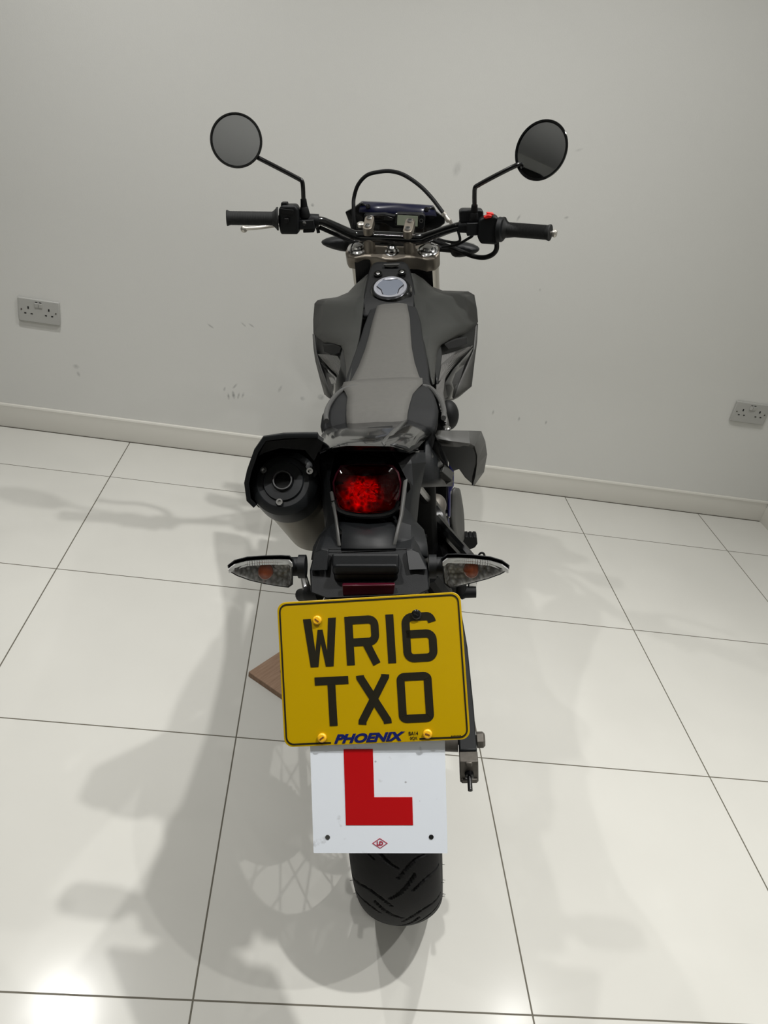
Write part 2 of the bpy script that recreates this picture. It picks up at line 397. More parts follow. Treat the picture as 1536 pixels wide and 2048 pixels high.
wb['label'] = 'small square scrap of brown plywood lying on the floor under the side stand'; wb['category'] = 'wooden board'

# ================================================================== motorcycle
bike = thing('motorcycle', 'black and grey supermoto motorcycle seen from behind with yellow registration plate and red L plate', 'motorcycle',
             BO, (0, -LEAN, -YAW))
def bobj(name, g, m, parent=None, **k): return obj(name, g, m, parent or bike, **k)

# ---------------- wheels
def tyre_mesh(cen, half, r_out, r_rim, grooves, f=lambda p: p, NT=540, NX=60):
    # cross-section
    prof = [(-.72*half, r_rim+.004), (-.93*half, r_rim+.022), (-half, r_rim+.046)]
    arc = []
    for i in range(NX+1):
        t = -1+2*i/NX; x = half*math.sin(t*math.pi/2*.985)
        z = r_out-(1-math.cos(t*math.pi/2*.985))*(half*.68)
        arc.append((x, z))
    prof = [p for p in prof if p[1] < arc[0][1]-.004]+arc+[(-p[0], p[1]) for p in reversed([q for q in prof if q[1] < arc[0][1]-.004])]
    vs_ = []; m = len(prof)
    for k in range(NT):
        th_ = 2*math.pi*k/NT
        for (x, r) in prof:
            d = 0
            if grooves and abs(x) < half*.985:
                per = 2*math.pi/14
                a = (th_ % per)/per*.142                 # metres along the tread inside one pattern
                for (ph, sg) in ((0, 1), (.071, -1)):
                    X = x*sg
                    for (x0, x1, a0, a1, cv) in ((.004, .071, .052, .020, -.022), (.026, .071, .084, .062, -.008), (-.010, .036, .098, .040, .006)):
                        if x0 <= X <= x1:
                            u_ = (X-x0)/(x1-x0); ac = a0+(a1-a0)*u_+cv*math.sin(u_*math.pi)
                            sl = ((a1-a0)+cv*math.pi*math.cos(u_*math.pi))/(x1-x0)
                            dd = abs(((a-ph-ac+.071) % .142)-.071)/math.sqrt(1+sl*sl)
                            wd_ = .0028*min(1, .45+u_*1.2)
                            if dd < wd_: d = max(d, .0055*min(1, (wd_-dd)/.0014))
            rr = r-d
            vs_.append(f(Vector((cen[0]+x, cen[1]+rr*math.sin(th_), cen[2]-rr*math.cos(th_)))))
    fs = []
    for k in range(NT):
        k2 = (k+1) % NT
        for i in range(m-1): fs.append((k*m+i, k2*m+i, k2*m+i+1, k*m+i+1))
        fs.append((k*m+m-1, k2*m+m-1, k2*m, k*m))
    g = G(); g.v = [tuple(v) for v in vs_]; g.f = fs; return g
def wheel(name, cen, half, r_out, r_rim, fr=None, disc_x=.0, disc_r=.11, detail=True, sprocket=None):
    f = fr or (lambda p: p); cen = Vector(cen)
    g = G(); hw = half*.72
    prof = [(r_rim+.006, -hw), (r_rim+.006, -hw+.004), (r_rim-.006, -hw+.010), (r_rim-.016, -hw*.4), (r_rim-.018, hw*.4), (r_rim-.006, hw-.010), (r_rim+.006, hw-.004), (r_rim+.006, hw),
            (r_rim-.010, hw-.004), (r_rim-.024, hw*.4), (r_rim-.024, -hw*.4), (r_rim-.010, -hw+.004)]
    g.lathe(prof, cen, (1, 0, 0), 72, close=True); g.v = [tuple(f(Vector(v))) for v in g.v]
    rim = bobj(name, g, 'black_paint', sharp=30)
    tg = tyre_mesh(cen, half, r_out, r_rim, detail, f, 640 if detail else 120, 60 if detail else 20)
    if detail:
        for k, (an, sx) in enumerate([(a_, s_) for a_ in (20, 31, 45, 57, 66, 80) for s_ in (-1, 1)]):
            an += random.uniform(-4, 4); rr = r_out-half*.62; dr = Vector((0, -math.sin(R(an)), -math.cos(R(an))))
            p0 = cen+dr*rr+Vector((sx*half*.99, 0, 0)); tg.tube([p0, p0+Vector((sx*.0055, 0, 0))+dr*.001], [.0005, .0003], 5)
    obj('tyre', tg, 'rubber', rim, sharp=28)
    hb = G().lathe([(.02, -.06), (.034, -.055), (.034, -.045), (.022, -.035), (.022, .035), (.034, .045), (.034, .055), (.02, .06)], cen, (1, 0, 0), 28)
    hb.v = [tuple(f(Vector(v))) for v in hb.v]; obj('hub', hb, 'black_paint', rim)
    first = None
    for k in range(32):
        a_ = 2*math.pi*k/32; sd = 1 if k % 2 else -1; tw = .45*(1 if (k//2) % 2 else -1)
        A = cen+Vector((sd*.048, math.sin(a_+tw)*.030, math.cos(a_+tw)*.030)); B = cen+Vector((sd*.006, math.sin(a_)*(r_rim-.022), math.cos(a_)*(r_rim-.022)))
        obj('spoke', G().tube([f(A), f(B)], .0018, 6), 'steel', rim)
    if disc_r:
        dg = G().lathe([(disc_r-.032, 0), (disc_r, 0), (disc_r, .004), (disc_r-.032, .004)], cen+Vector((disc_x, 0, 0)), (1, 0, 0), 48, close=True)
        for k in range(6):
            a_ = 2*math.pi*k/6; u_ = Vector((0, math.sin(a_), math.cos(a_)))
            dg.tube([cen+Vector((disc_x+.002, 0, 0))+u_*.03, cen+Vector((disc_x+.002, 0, 0))+u_*(disc_r-.028)], .006, 6, flat=.4)
        dg.v = [tuple(f(Vector(v))) for v in dg.v]; obj('brake_disc', dg, 'brake_disc', rim)
    if sprocket:
        sg = G(); n_ = 42; pts = []
        for k in range(n_*2):
            r_ = sprocket if k % 2 else sprocket-.008
            a_ = math.pi*k/n_; pts.append(cen+Vector((-.072, math.sin(a_)*r_, math.cos(a_)*r_)))
        sg.prism(pts, (.006, 0, 0)); obj('sprocket', sg, 'dirty_steel', rim)
    return rim
wheel('rear_wheel', (0, 0, .3145), .0735, .3145, .216, None, .078, .105, True, .095)
FWC = (0, 1.45, .290)
wheel('front_wheel', FWC, .055, .290, .216, ST, -.075, .149, False)
bobj('front_fender', (lambda g: g)(G().grid([[ST((x, FWC[1]+.325*math.sin(a_)*.98, .30+(.33-abs(x)*.35)*math.cos(a_))) for x in (-.06, -.04, 0, .04, .06)] for a_ in [R(q) for q in range(-55, 62, 9)]])), 'black_gloss', solid=.003)

# ---------------- swingarm, chain, axle
SW = G()
for sx in (-1, 1):
    st = [(.131, -.040, .303, .0165, .026), (.131, .06, .312, .0165, .030), (.127, .22, .330, .017, .036), (.110, .40, .372, .018, .042), (.098, .56, .410, .020, .040)]
    secs = []
    for (x, y, z, hx_, hz) in st:
        secs.append([Vector((sx*x+a_*hx_, y, z+b_*hz)) for a_, b_ in ((-1, -1), (1, -1), (1, 1), (-1, 1))])
    SW.loft(secs)
SW.box((0, .40, .375), (.22, .05, .06)); SW.tube([(-.12, .56, .41), (.12, .56, .41)], .022, 16)
swing = bobj('swingarm', SW, 'black_soft', bevel=.003)
for sx in (-1, 1):
    g = G().box((sx*.131, -.052, .2985), (.0345, .026, .054)); g.box((sx*.131, -.066, .321), (.012, .006, .010)); g.box((sx*.131, -.066, .278), (.030, .006, .010))
    ca = obj('chain_adjuster', g, 'dirty_steel', swing, bevel=.002)
    obj('adjuster_bolt', G().lathe([(.0085, 0), (.0085, .008), (.0045, .009), (.0045, .036), (0, .038)], (sx*.131, -.064, .295), (0, -1, -.15), 6 if False else 14), 'black_paint', ca)
    obj('axle_nut', G().lathe([(.016, 0), (.016, .012), (.012, .016), (0, .016)], (sx*.149, 0, .3145), (sx, 0, 0), 6), 'dirty_steel', swing, bevel=.001)
    obj('wheel_spacer', G().lathe([(.020, 0), (.022, .030), (.0, .030)], (sx*.083, 0, .3145), (sx, 0, 0), 24), 'dirty_steel', swing)
bobj('wheel_axle', G().tube([(-.16, 0, .3145), (.16, 0, .3145)], .009, 14), 'dirty_steel')
ch = G()
def chainpath():
    o = []
    for k in range(13): a_ = R(90+180*k/12); o.append(Vector((-.069, .098*math.cos(a_), .3145+.098*math.sin(a_))))
    for k in range(9): a_ = R(-90+180*k/8); o.append(Vector((-.069, .62+.035*math.cos(a_), .40+.035*math.sin(a_))))
    return o+[o[0]]
ch.tube(chainpath(), .0075, 8); bobj('drive_chain', ch, 'chain')
# ---------------- frame, engine, suspension
fr = G()
for sx in (-1, 1):
    fr.tube([(sx*.03, 1.02, .88), (sx*.055, .86, .76), (sx*.085, .68, .58), (sx*.095, .56, .42)], [.030, .028, .026, .028], 12, smooth=4, flat=1.3)
    fr.tube([(sx*.025, 1.04, .80), (sx*.05, 1.0, .55), (sx*.09, .90, .32), (sx*.09, .62, .28), (sx*.10, .56, .40)], .016, 10, smooth=4)
frame = bobj('frame', fr, 'blue_frame')
sf = G()
for sx in (-1, 1):
    sf.tube([(sx*.10, .62, .76), (sx*.075, .40, .84), (sx*.055, .05, .90), (sx*.045, -.12, .925)], .011, 10, smooth=3)
    sf.tube([(sx*.115, .56, .50), (sx*.075, .22, .72), (sx*.055, .0, .87)], .010, 10, smooth=3)
bobj('subframe', sf, 'black_paint')
bobj('rear_shock', G().lathe([(.018, 0), (.020, .04), (.034, .05), (.034, .17), (.02, .18), (.02, .25)], (0, .44, .46), (0, .22, 1), 20), 'black_paint')
en = G().box((0, .76, .37), (.22, .34, .20)); en.box((0, .86, .56), (.15, .17, .24)); en.box((0, .87, .71), (.14, .15, .08))
for k in range(7): en.box((0, .86, .49+k*.026), (.19, .20, .006))
eng = bobj('engine', en, 'engine', bevel=.008)
obj('clutch_cover', G().lathe([(.085, 0), (.085, .022), (.070, .035), (0, .038)], (.105, .74, .37), (1, 0, 0), 36), 'black_paint', eng)
obj('generator_cover', G().lathe([(.065, 0), (.065, .03), (.05, .042), (0, .042)], (-.105, .76, .36), (-1, 0, 0), 36), 'black_paint', eng)
bobj('airbox', G().box((0, .40, .78), (.10, .38, .15)), 'black_matte', bevel=.02)
bobj('inner_mudguard', G().grid([[(x, .42*math.cos(a_)*-.95+.02, .40+.43*math.sin(a_)-abs(x)*.4) for x in (-.065, -.03, 0, .03, .065)] for a_ in [R(q) for q in range(60, 176, 12)]]), 'black_matte', solid=.003) if False else None
for sx in (-1, 1):
    g = G().box((sx*.105, 1.02, .72), (.085, .035, .24))
    bobj('radiator', g, 'black_paint', bevel=.004) if sx < 0 else None

# ---------------- front fork
for sx in (-1, 1):
    x = sx*.095; A = Vector((x, 1.075, 1.035)); B = Vector((x, 1.45, .29)); dv = B-A
    f1 = bobj('fork_leg', G().tube([ST(A), ST(A+dv*.50)], .0265, 24), 'alloy_bright', label='silver outer fork tube')
    obj('fork_slider', G().tube([ST(A+dv*.50), ST(A+dv*.52), ST(A+dv*1.03)], [.022, .022, .022], 20), 'steel', f1)
    obj('fork_bottom', G().tube([ST(A+dv*.93), ST(A+dv*1.05)], .030, 16), 'black_paint', f1)
def tclamp(zoff, mt, name, thick=.040):
    ax = SA; X = Vector((1, 0, 0)); F = X.cross(ax)*-1          # forward in clamp plane
    F = ax.cross(X)
    o = SP+ax*zoff
    def loc(x, y, h): return ST(o+X*x+F*y+ax*h)
    out = [(-.128, -.012), (-.118, -.032), (-.095, -.038), (-.070, -.030), (-.040, -.030), (-.015, -.040), (.015, -.040), (.040, -.030), (.070, -.030), (.095, -.038), (.118, -.032), (.128, -.012),
           (.124, .022), (.095, .038), (.06, .024), (.03, .02), (-.03, .02), (-.06, .024), (-.095, .038), (-.124, .022)]
    g = G(); n = len(out)
    g.add([loc(x, y, -thick/2) for x, y in out]+[loc(x, y, thick/2) for x, y in out], [tuple(range(n-1, -1, -1)), tuple(range(n, 2*n))]+[(i, (i+1) % n, n+(i+1) % n, n+i) for i in range(n)])
    c_ = bobj(name, g, mt, bevel=.005, seg=3)
    return c_, loc
tc_, tl = tclamp(-.008, 'alloy', 'triple_clamp')
tclamp(-.20, 'black_paint', 'lower_triple_clamp')
AXW = SR @ SA
for sx in (-1, 1):
    o = tl(sx*.095, .002, .017)
    obj('fork_cap', G().lathe([(.028, 0), (.028, .004), (.024, .005), (.022, .008), (.014, .009), (.012, .014), (0, .015)], o, AXW, 28), 'steel', tc_, sharp=50)
obj('steering_stem_nut', G().lathe([(.019, 0), (.019, .004), (.0145, .005), (.0145, .012), (.012, .018), (.007, .022), (0, .023)], tl(0, -.008, .017), AXW, 24), 'steel', tc_)
dk = G().tube([SP+SA*-.03, SP+SA*-.24], .036, 20); bobj('steering_head', dk, 'blue_gloss')

# ---------------- handlebar
HB = [Q(455, 436, .925), Q(560, 439, .965), Q(632, 441, .995), Q(655, 446, 1.01), Q(700, 467, 1.035), Q(722, 472, 1.045), Q(780, 474, 1.048), Q(838, 477, 1.045), Q(862, 471, 1.035), Q(905, 456, 1.005), Q(935, 452, .99), Q(1010, 459, .965), Q(1100, 466, .925)]
hb = bobj('handlebar', G().tube(HB, [.0105, .0105, .011, .011, .013, .014, .014, .014, .013, .011, .011, .0105, .0105], 20, smooth=5), 'black_gloss')
def along(a, b, t): return a+(b-a)*t
def grip(a, b, name, end_ball=False):
    d = (b-a).normalized(); L_ = (b-a).length
    g = G(); pr_ = [(0, 0), (.0185, 0), (.0195, .002), (.0185, .005), (.0172, .008)]
    for k in range(26):
        h = .010+k*(L_-.025)/26; pr_ += [(.0172, h), (.0166, h+.001), (.0166, h+.002), (.0172, h+.003)]
    pr_ += [(.0185, L_-.013), (.024, L_-.007), (.0285, L_-.004), (.0285, L_), (0, L_)]
    g.lathe(pr_, a, d, 30); return obj(name, g, 'grip_rubber', hb)
lg = grip(Q(453, 436, .925), Q(557, 437.5, .962), 'handlebar_grip')
rg = grip(Q(1101, 465.5, .925), Q(1004, 458, .965), 'handlebar_grip')
e = Q(1101, 466, .925); dd = (Q(1110, 467, .922)-e).normalized()
obj('bar_end_weight', G().lathe([(.004, 0), (.005, .004), (.0088, .006), (.0095, .011), (.007, .015), (0, .016)], e, dd, 20), 'alloy_bright', hb)
# left switch cluster
sw = slab([(557, 417), (563, 411), (590, 411), (596, 419), (597, 440), (596, 469), (561, 469), (557, 450)], .945, .045, Q)
obj('switch_housing', sw, 'black_soft', hb, bevel=.005, seg=3)
obj('turn_switch', slab([(568, 446), (577, 446), (577, 437), (568, 437)], .938, .01, Q), 'black_matte', hb, bevel=.0015)
obj('beam_switch', slab([(562, 405), (574, 405), (575, 413), (561, 413)], .955, .022, Q), 'black_matte', hb, bevel=.002)
obj('switch_label_plate', slab([(560, 417), (587, 420), (587, 431), (563, 427)], .943, .003, Q), 'black_matte', hb, bevel=.001)
obj('lever_perch', G().tube([Q(598, 440, .985), Q(638, 442, .998)], .017, 18).box(Q(612, 448, .975), (.045, .03, .022)), 'black_soft', hb, bevel=.002)
obj('perch_clamp_bolt', G().lathe([(.005, 0), (.005, .004), (0, .005)], Q(609, 447, .955), (0, -1, .2), 12), 'steel', hb)
obj('clutch_switch', slab([(606, 459), (630, 456), (628, 465), (606, 466)], .97, .02, Q), 'black_matte', hb, bevel=.002)
lv = obj('clutch_lever', G().tube([Q(618, 456, 1.00), Q(600, 455, 1.03), Q(560, 450, 1.035), Q(520, 455, 1.02), Q(492, 457, 1.015)], [.009, .008, .007, .0065, .006], 12, smooth=4, flat=.8).ellip(Q(488, 458, 1.015), (.0095, .0095, .0095)), 'alloy_bright', hb)
obj('cable_adjuster', G().tube([Q(632, 447, 1.0), Q(636, 460, 1.0), Q(637, 466, 1.0)], .0045, 8), 'black_matte', hb)
# right switch cluster
sw = slab([(958, 440), (965, 436), (990, 432), (998, 436), (1000, 470), (994, 490), (962, 488), (956, 478)], .945, .045, Q)
obj('switch_housing', sw, 'black_soft', hb, bevel=.005, seg=3)
obj('throttle_housing', G().tube([Q(996, 459, .955), Q(1006, 459.5, .952)], [.030, .029], 26), 'black_soft', hb, bevel=.002)
g = slab([(967, 435), (975, 429), (984, 430), (983, 436), (970, 438)], .935, .016, Q); g2 = slab([(973, 425), (987, 426), (988, 431), (974, 430)], .94, .014, Q); g.add(g2.v, g2.f)
obj('kill_switch', g, 'red_switch', hb, bevel=.002, label='red engine stop switch')
ms = obj('brake_master_cylinder', slab([(919, 424), (924, 420), (963, 420), (967, 423), (967, 444), (920, 446)], .975, .045, Q), 'black_soft', hb, bevel=.003)
obj('lever_perch', G().tube([Q(918, 452, .99), Q(957, 454, .985)], .016, 18).box(Q(945, 457, .972), (.03, .03, .03)), 'black_soft', hb, bevel=.002)
obj('brake_lever', G().tube([Q(945, 462, 1.0), Q(985, 472, 1.035), Q(1040, 470, 1.03), Q(1085, 468, 1.02)], [.009, .007, .006, .006], 10, smooth=4, flat=.8), 'black_soft', hb)
# bar clamps on risers
for (cu, cv, bu, bv) in ((740, 441, 735, 463), (821, 446, 815, 469)):
    top = Q(cu, cv, 1.068); bot = Q(bu, bv, 1.022); mid = (top+bot)/2
    X = SR @ Vector((1, 0, 0)); Y = (top-bot).normalized(); Z = X.cross(Y).normalized(); X = Y.cross(Z)
    M_ = Matrix((X, Y, Z)).transposed()
    n_ = 24; L_ = (top-bot).length/2; W_ = .0125
    ring = []
    for k in range(n_):
        a_ = 2*math.pi*k/n_; yy = math.sin(a_)*W_*.9+(L_*.82 if math.sin(a_) >= 0 else -L_*.82); ring.append((math.cos(a_)*W_, yy))
    g = G(); g.prism([mid+M_@Vector((x, y, -.011)) for x, y in ring], M_@Vector((0, 0, .022)))
    cl = obj('bar_clamp', g, 'alloy', hb, bevel=.0015)
    for q in (.62, -.62):
        obj('clamp_bolt', G().lathe([(.0075, 0), (.0075, .003), (.006, .0045), (.003, .0045), (.003, .001), (0, .001)], mid+M_@Vector((0, q*L_*1.1, .011)), Z, 18), 'steel', cl)
    base = tl(mid.x-.004 if cu < 780 else mid.x+.0, -.004, .012)
    u0 = mid-Z*.011-Y*.004
    obj('bar_riser', G().tube([u0, u0+(base-u0)*.35, u0+(base-u0)*.4, base], [.0125, .0135, .0155, .0165], 22), 'alloy', tc_, bevel=.001)

# ---------------- mirrors
def mirror(cu, cv, s, dia, th, ph, stem):
    c = Q(cu, cv, s); n = BI@Vector((math.sin(R(th))*math.cos(R(ph)), -math.cos(R(th))*math.cos(R(ph)), math.sin(R(ph))))
    g = G(); rr = dia/2
    g.lathe([(0, -.020), (rr*.45, -.018), (rr*.8, -.011), (rr*.97, -.002), (rr, .003), (rr*.985, .005), (rr*.93, .005), (rr*.925, .002)], c, n, 56)
    mo = obj('mirror_housing', g, 'black_gloss', None); mo.parent = bike; mo.name = 'rear_view_mirror'
    gg = G(); pr_ = [(0, .0035)]+[(rr*.93*k/6, .0035-.0016*(k/6)**2) for k in range(1, 7)]
    gg.lathe(pr_, c, n, 56); obj('mirror_glass', gg, 'mirror', mo)
    a_ = [Q(*q) for q in stem]; 
    dirc = (a_[0]-c); back = c-n*.010
    obj('mirror_stem', G().tube([a_[0]+(c-a_[0])*.12-n*.011]+a_, .0056, 14, smooth=3), 'black_paint', mo)
    e1 = a_[-1]; e0 = a_[-2]; dv = (e1-e0).normalized()
    obj('stem_boot', G().lathe([(.0075, -.032), (.009, -.014), (.010, -.013), (.0135, .004), (.0135, .012), (0, .012)], e1, dv, 18), 'black_matte', mo)
    return mo
mirror(472.7, 281.5, .955, .128, 0, 16, [(521, 318, .96), (560, 338, .965), (596, 357, .97), (604, 363, .97), (606, 376, .97), (607, 400, .975), (609, 424, .98)])
mirror(1083, 301.3, .95, .134, -42, 10, [(1032, 331, .955), (990, 352, .96), (957, 370, .965), (950, 376, .965), (949, 390, .97), (949, 412, .975), (948, 436, .98)])

# ---------------- instruments and headlight cowl
g = G().grid([[Q(718, 424, 1.16), Q(722, 405, 1.19), Q(723, 403.5, 1.20)], [Q(760, 426, 1.15), Q(760, 407, 1.18), Q(760, 405, 1.20)], [Q(800, 428, 1.15), Q(800, 409, 1.18), Q(800, 407.5, 1.20)], [Q(840, 430, 1.15), Q(840, 411, 1.18), Q(840, 410, 1.20)], [Q(873, 432, 1.16), Q(867, 413.5, 1.19), Q(866, 412, 1.20)]])
cowl = bobj('headlight_cowl', g, 'blue_gloss', solid=.004, label='dark blue inner face of headlight cowl')
g = slab([(690, 424), (706, 416), (722, 404), (740, 414), (738, 440), (735, 480), (706, 476), (699, 448)], 1.175, .03, Q)
g2 = slab([(868, 413), (873, 423), (891, 436), (890, 447), (880, 455), (862, 476), (846, 470), (846, 440), (856, 416)], 1.175, .03, Q); g.add(g2.v, g2.f)
g2 = slab([(735, 440), (850, 446), (850, 485), (735, 480)], 1.178, .04, Q); g.add(g2.v, g2.f)
obj('cowl_side', g, 'black_gloss', cowl, bevel=.003)
for (u, v) in ((736, 413), (853, 419)):
    obj('cowl_bolt', G().lathe([(.007, 0), (.006, .003), (0, .004)], Q(u, v, 1.165), (0, -1, .4), 14), 'black_paint', cowl)
ip = bobj('instrument_panel', slab([(727, 432), (731, 428), (770, 427), (789, 431), (795, 426), (846, 428), (851, 433), (849, 454), (845, 459), (786, 457), (770, 447), (731, 444)], 1.125, .035, Q), 'black_soft', bevel=.003, seg=3)
obj('indicator_lamp_strip', slab([(730, 431), (771, 430), (787, 437), (785, 442), (734, 440)], 1.121, .004, Q), 'black_gloss', ip, bevel=.001)
obj('display_bezel', slab([(791, 427), (839, 430), (838, 456), (790, 452)], 1.1215, .004, Q), 'black_gloss', ip, bevel=.001)
obj('lcd_screen', slab([(795, 430), (836, 432.5), (835, 453), (794, 450)], 1.1195, .003, Q), 'lcd', ip, label='pale green lcd screen')
g = G(); bc = Q(842.5, 441.5, 1.120)
g.lathe([(.0035, 0), (.0055, 0), (.0055, .0012), (.0035, .0012)], bc, (0, -1, .1), 18, close=True); obj('select_button', g, 'panel_grey', ip)
hl = bobj('headlight', G().loft([[Q(*q) for q in ((722, 425, 1.2), (868, 432, 1.2), (860, 500, 1.17), (730, 495, 1.17))], [ST((-.10, 1.28, 1.04)), ST((.10, 1.28, 1.04)), ST((.07, 1.26, .84)), ST((-.07, 1.26, .84))]]), 'black_gloss', bevel=.01)
bobj('head_cover', slab([(709, 519), (740, 519), (740, 560), (735, 575), (713, 575)], 1.04, .02), 'black_paint')
bobj('head_cover', slab([(820, 524), (864, 527), (867, 582), (850, 575), (820, 560)], 1.04, .02), 'black_paint')
bobj('ignition_switch', G().lathe([(.010, 0), (.010, .008), (.007, .010), (0, .010)], Q(722, 452, 1.10), (0, -.35, 1), 20), 'alloy_bright')
# cables
def hose(pts, r, name, m='black_matte', parent=None): return obj(name, G().tube([Q(*p) for p in pts], r, 10, smooth=5), m, parent or bike)
hose([(709, 470, 1.10), (708, 445, 1.10), (707, 415, 1.11), (708, 395, 1.12), (716, 370, 1.12), (733, 351, 1.12), (756, 344, 1.12), (782, 342.5, 1.12), (808, 350, 1.10), (838, 370, 1.07), (862, 394, 1.04), (882, 420, 1.01), (888, 428, 1.0)], .0052, 'brake_hose')
bobj('hose_fitting', G().tube([Q(886, 425, 1.0), Q(889, 430, 1.0), Q(890, 431, 1.0), Q(897, 441, .995), Q(900, 442, .99), Q(903, 448, .99)], [.0058, .0068, .005, .0068, .0048, .004], 12), 'alloy_bright')
hose([(916, 462, .99), (920, 480, 1.0), (910, 485, 1.02), (890, 482, 1.05), (876, 478, 1.08)], .0035, 'throttle_cable')
hose([(930, 462, .98), (945, 470, .99), (935, 478, 1.0), (912, 490, 1.03), (884, 494, 1.05)], .0035, 'throttle_cable')
hose([(993, 480, .955), (993, 498, .965), (985, 509, .98), (968, 515, .99), (945, 512, 1.01), (915, 500, 1.05), (880, 486, 1.09), (860, 478, 1.11)], .0062, 'wiring_loom')
hose([(622, 462, 1.0), (655, 476, 1.03), (690, 490, 1.07), (716, 500, 1.10)], .0062, 'clutch_cable') if False else None
hose([(640, 455, 1.0), (665, 466, 1.03), (700, 480, 1.07), (740, 486, 1.12)], .0055, 'clutch_cable')

# ---------------- turn signals
def signal_rear(side):
    s0 = -.262
    if side < 0:
        top = [(457, 1131), (470, 1121), (495, 1114.5), (530, 1112), (560, 1111.5), (578, 1112), (585, 1119)]
        bot = [(459, 1142), (475, 1151), (500, 1160), (530, 1167), (560, 1172), (576, 1174), (584, 1168)]
    else:
        top = [(1017, 1131), (1003, 1121), (980, 1114), (945, 1110), (915, 1108.5), (895, 1109), (884, 1118)]
        bot = [(1016, 1139), (1000, 1148), (975, 1157), (945, 1165), (915, 1172), (900, 1175), (889, 1166)]
    bt = list(reversed(bot))
    N = len(top)
    def ring(sh, k):
        o = []
        cu = sum(p[0] for p in top+bot)/(2*N); cv = sum(p[1] for p in top+bot)/(2*N)
        for (u, v) in top+bt: o.append(P(cu+(u-cu)*k, cv+(v-cv)*k, s0+sh))
        return o
    g = G().loft([ring(.034, .72), ring(.026, .93), ring(.012, 1.02), ring(-.004, 1.0)]); g.f.pop()
    b = bobj('turn_signal', g, 'black_soft', solid=.0012, label='clear rear indicator with dark back shell')
    # reflector bowl
    up = [(u, v+7) for u, v in top]; g = G().loft([[P(a[0], a[1], s0-.001) for a in up+bt]]+[[P(sum(p[0] for p in up+bt)/(2*N)+(a[0]-sum(p[0] for p in up+bt)/(2*N))*.75, sum(p[1] for p in up+bt)/(2*N)+(a[1]-sum(p[1] for p in up+bt)/(2*N))*.7, s0+.012) for a in up+bt]])
    g.f.pop(-2)
    obj('signal_reflector', g, 'signal_reflector', b, solid=.0008)
    # lens: bulged shell
    def lr(k, sh):
        cu = sum(p[0] for p in up+bt)/(2*N); cv = sum(p[1] for p in up+bt)/(2*N)
        return [P(cu+(u-cu)*k, cv+(v-cv)*k, s0+sh) for u, v in up+bt]
    g = G().loft([lr(.99, -.002), lr(.97, -.008), lr(.75, -.0135), lr(.3, -.0155)]); obj('signal_lens', g, 'clear_lens', b, sub=0)
    # bright ribbed upper band
    rb = G()
    for k in range(44):
        t = k/43; i = t*(N-1); j = min(int(i), N-2); f_ = i-j
        u = top[j][0]+(top[j+1][0]-top[j][0])*f_; v = top[j][1]+(top[j+1][1]-top[j][1])*f_+8
        if 0 < k < 42: rb.box(P(u, v+3.5, s0-.004), (.0024, .003, .0056))
    obj('lens_rib', rb, 'reflector_chrome', b)
    bu, bv = (532, 1140) if side < 0 else (942, 1137)
    g = G().ellip(P(bu, bv, s0+.002), (.0098, .009, .0098)); obj('signal_bulb', g, 'amber', b, label='amber bulb')
    (u0, u1) = (612, 583) if side < 0 else (858, 888)
    obj('signal_stalk', G().tube([P(u0, 1132, s0+.012), P(u1+(12 if side < 0 else -12), 1132, s0+.012)] if False else [P(u0, 1133, s0+.014), P((u0+u1)/2, 1133, s0+.014), P((u0+u1)/2, 1133, s0+.014), P(u1, 1133, s0+.014)], [.0155, .0155, .0125, .0125], 20), 'black_soft', b)
signal_rear(-1); signal_rear(1)
def signal_front(pts, st, lbl):
    q = [Q(a_[0], a_[1], 1.13) for a_ in pts]; c = sum(q, Vector())/len(q)
    secs = [[c+(p-c)*.55+Vector((0, -.030, 0)) for p in q], [c+(p-c)*.9+Vector((0, -.016, 0)) for p in q], q, [c+(p-c)*.96+Vector((0, .012, 0)) for p in q]]
    b = bobj('turn_signal', G().loft(secs), 'black_soft', bevel=.002, sub=1)
    obj('signal_lens', G().prism([c+(p-c)*.9+Vector((0, .012, 0)) for p in q], (0, .008, 0)), 'clear_lens', b, bevel=.002)
    obj('signal_stalk', G().tube([Q(*st[0]), Q(*st[1])], .009, 14), 'black_matte', b)
signal_front([(637, 484), (650, 476), (672, 471), (700, 470), (706, 478), (704, 500), (697, 505), (672, 500), (650, 493)], [(700, 486, 1.13), (735, 487, 1.15)], '')
signal_front([(964, 497), (950, 488), (925, 482), (904, 481), (898, 490), (900, 508), (906, 516), (930, 514), (955, 506)], [(905, 499, 1.13), (868, 496, 1.15)], '')

# ---------------- fuel tank cover and cap
rows = [[(747, 530, .995), (760, 526, .99), (781, 531, .985), (802, 526, .99), (813, 530, .995)],
        [(738, 548, .955), (754, 546, .95), (781, 547, .945), (806, 546, .95), (821, 548, .955)],
        [(734, 570, .90), (750, 570, .895), (781, 571, .89), (811, 570, .895), (825, 570, .90)],
        [(730, 592, .855), (744, 592, .85), (781, 594, .845), (815, 592, .85), (829, 592, .855)],
        [(726, 612, .815), (740, 611, .81), (780, 611, .808), (818, 611, .81), (832, 612, .815)],
        [(722, 640, .78), (738, 635, .79), (780, 630, .795), (822, 635, .79), (838, 640, .78)]]
tank = bobj('fuel_tank_cover', sheet(rows), 'black_matte', solid=-.012, sub=2)
for (x0, x1) in (((738, 550, .945), (727, 616, .80)), ((821, 550, .945), (832, 616, .80))):
    obj('cover_ridge', G().tube([P(*x0), P((x0[0]+x1[0])/2+.3, (x0[1]+x1[1])/2-2, (x0[2]+x1[2])/2-.001), P(*x1)], .0028, 8, smooth=4), 'black_soft', tank)
cc = P(781, 579.5, .862); tn = Matrix.Rotation(R(24), 3, 'X')@Vector((0, 0, 1))
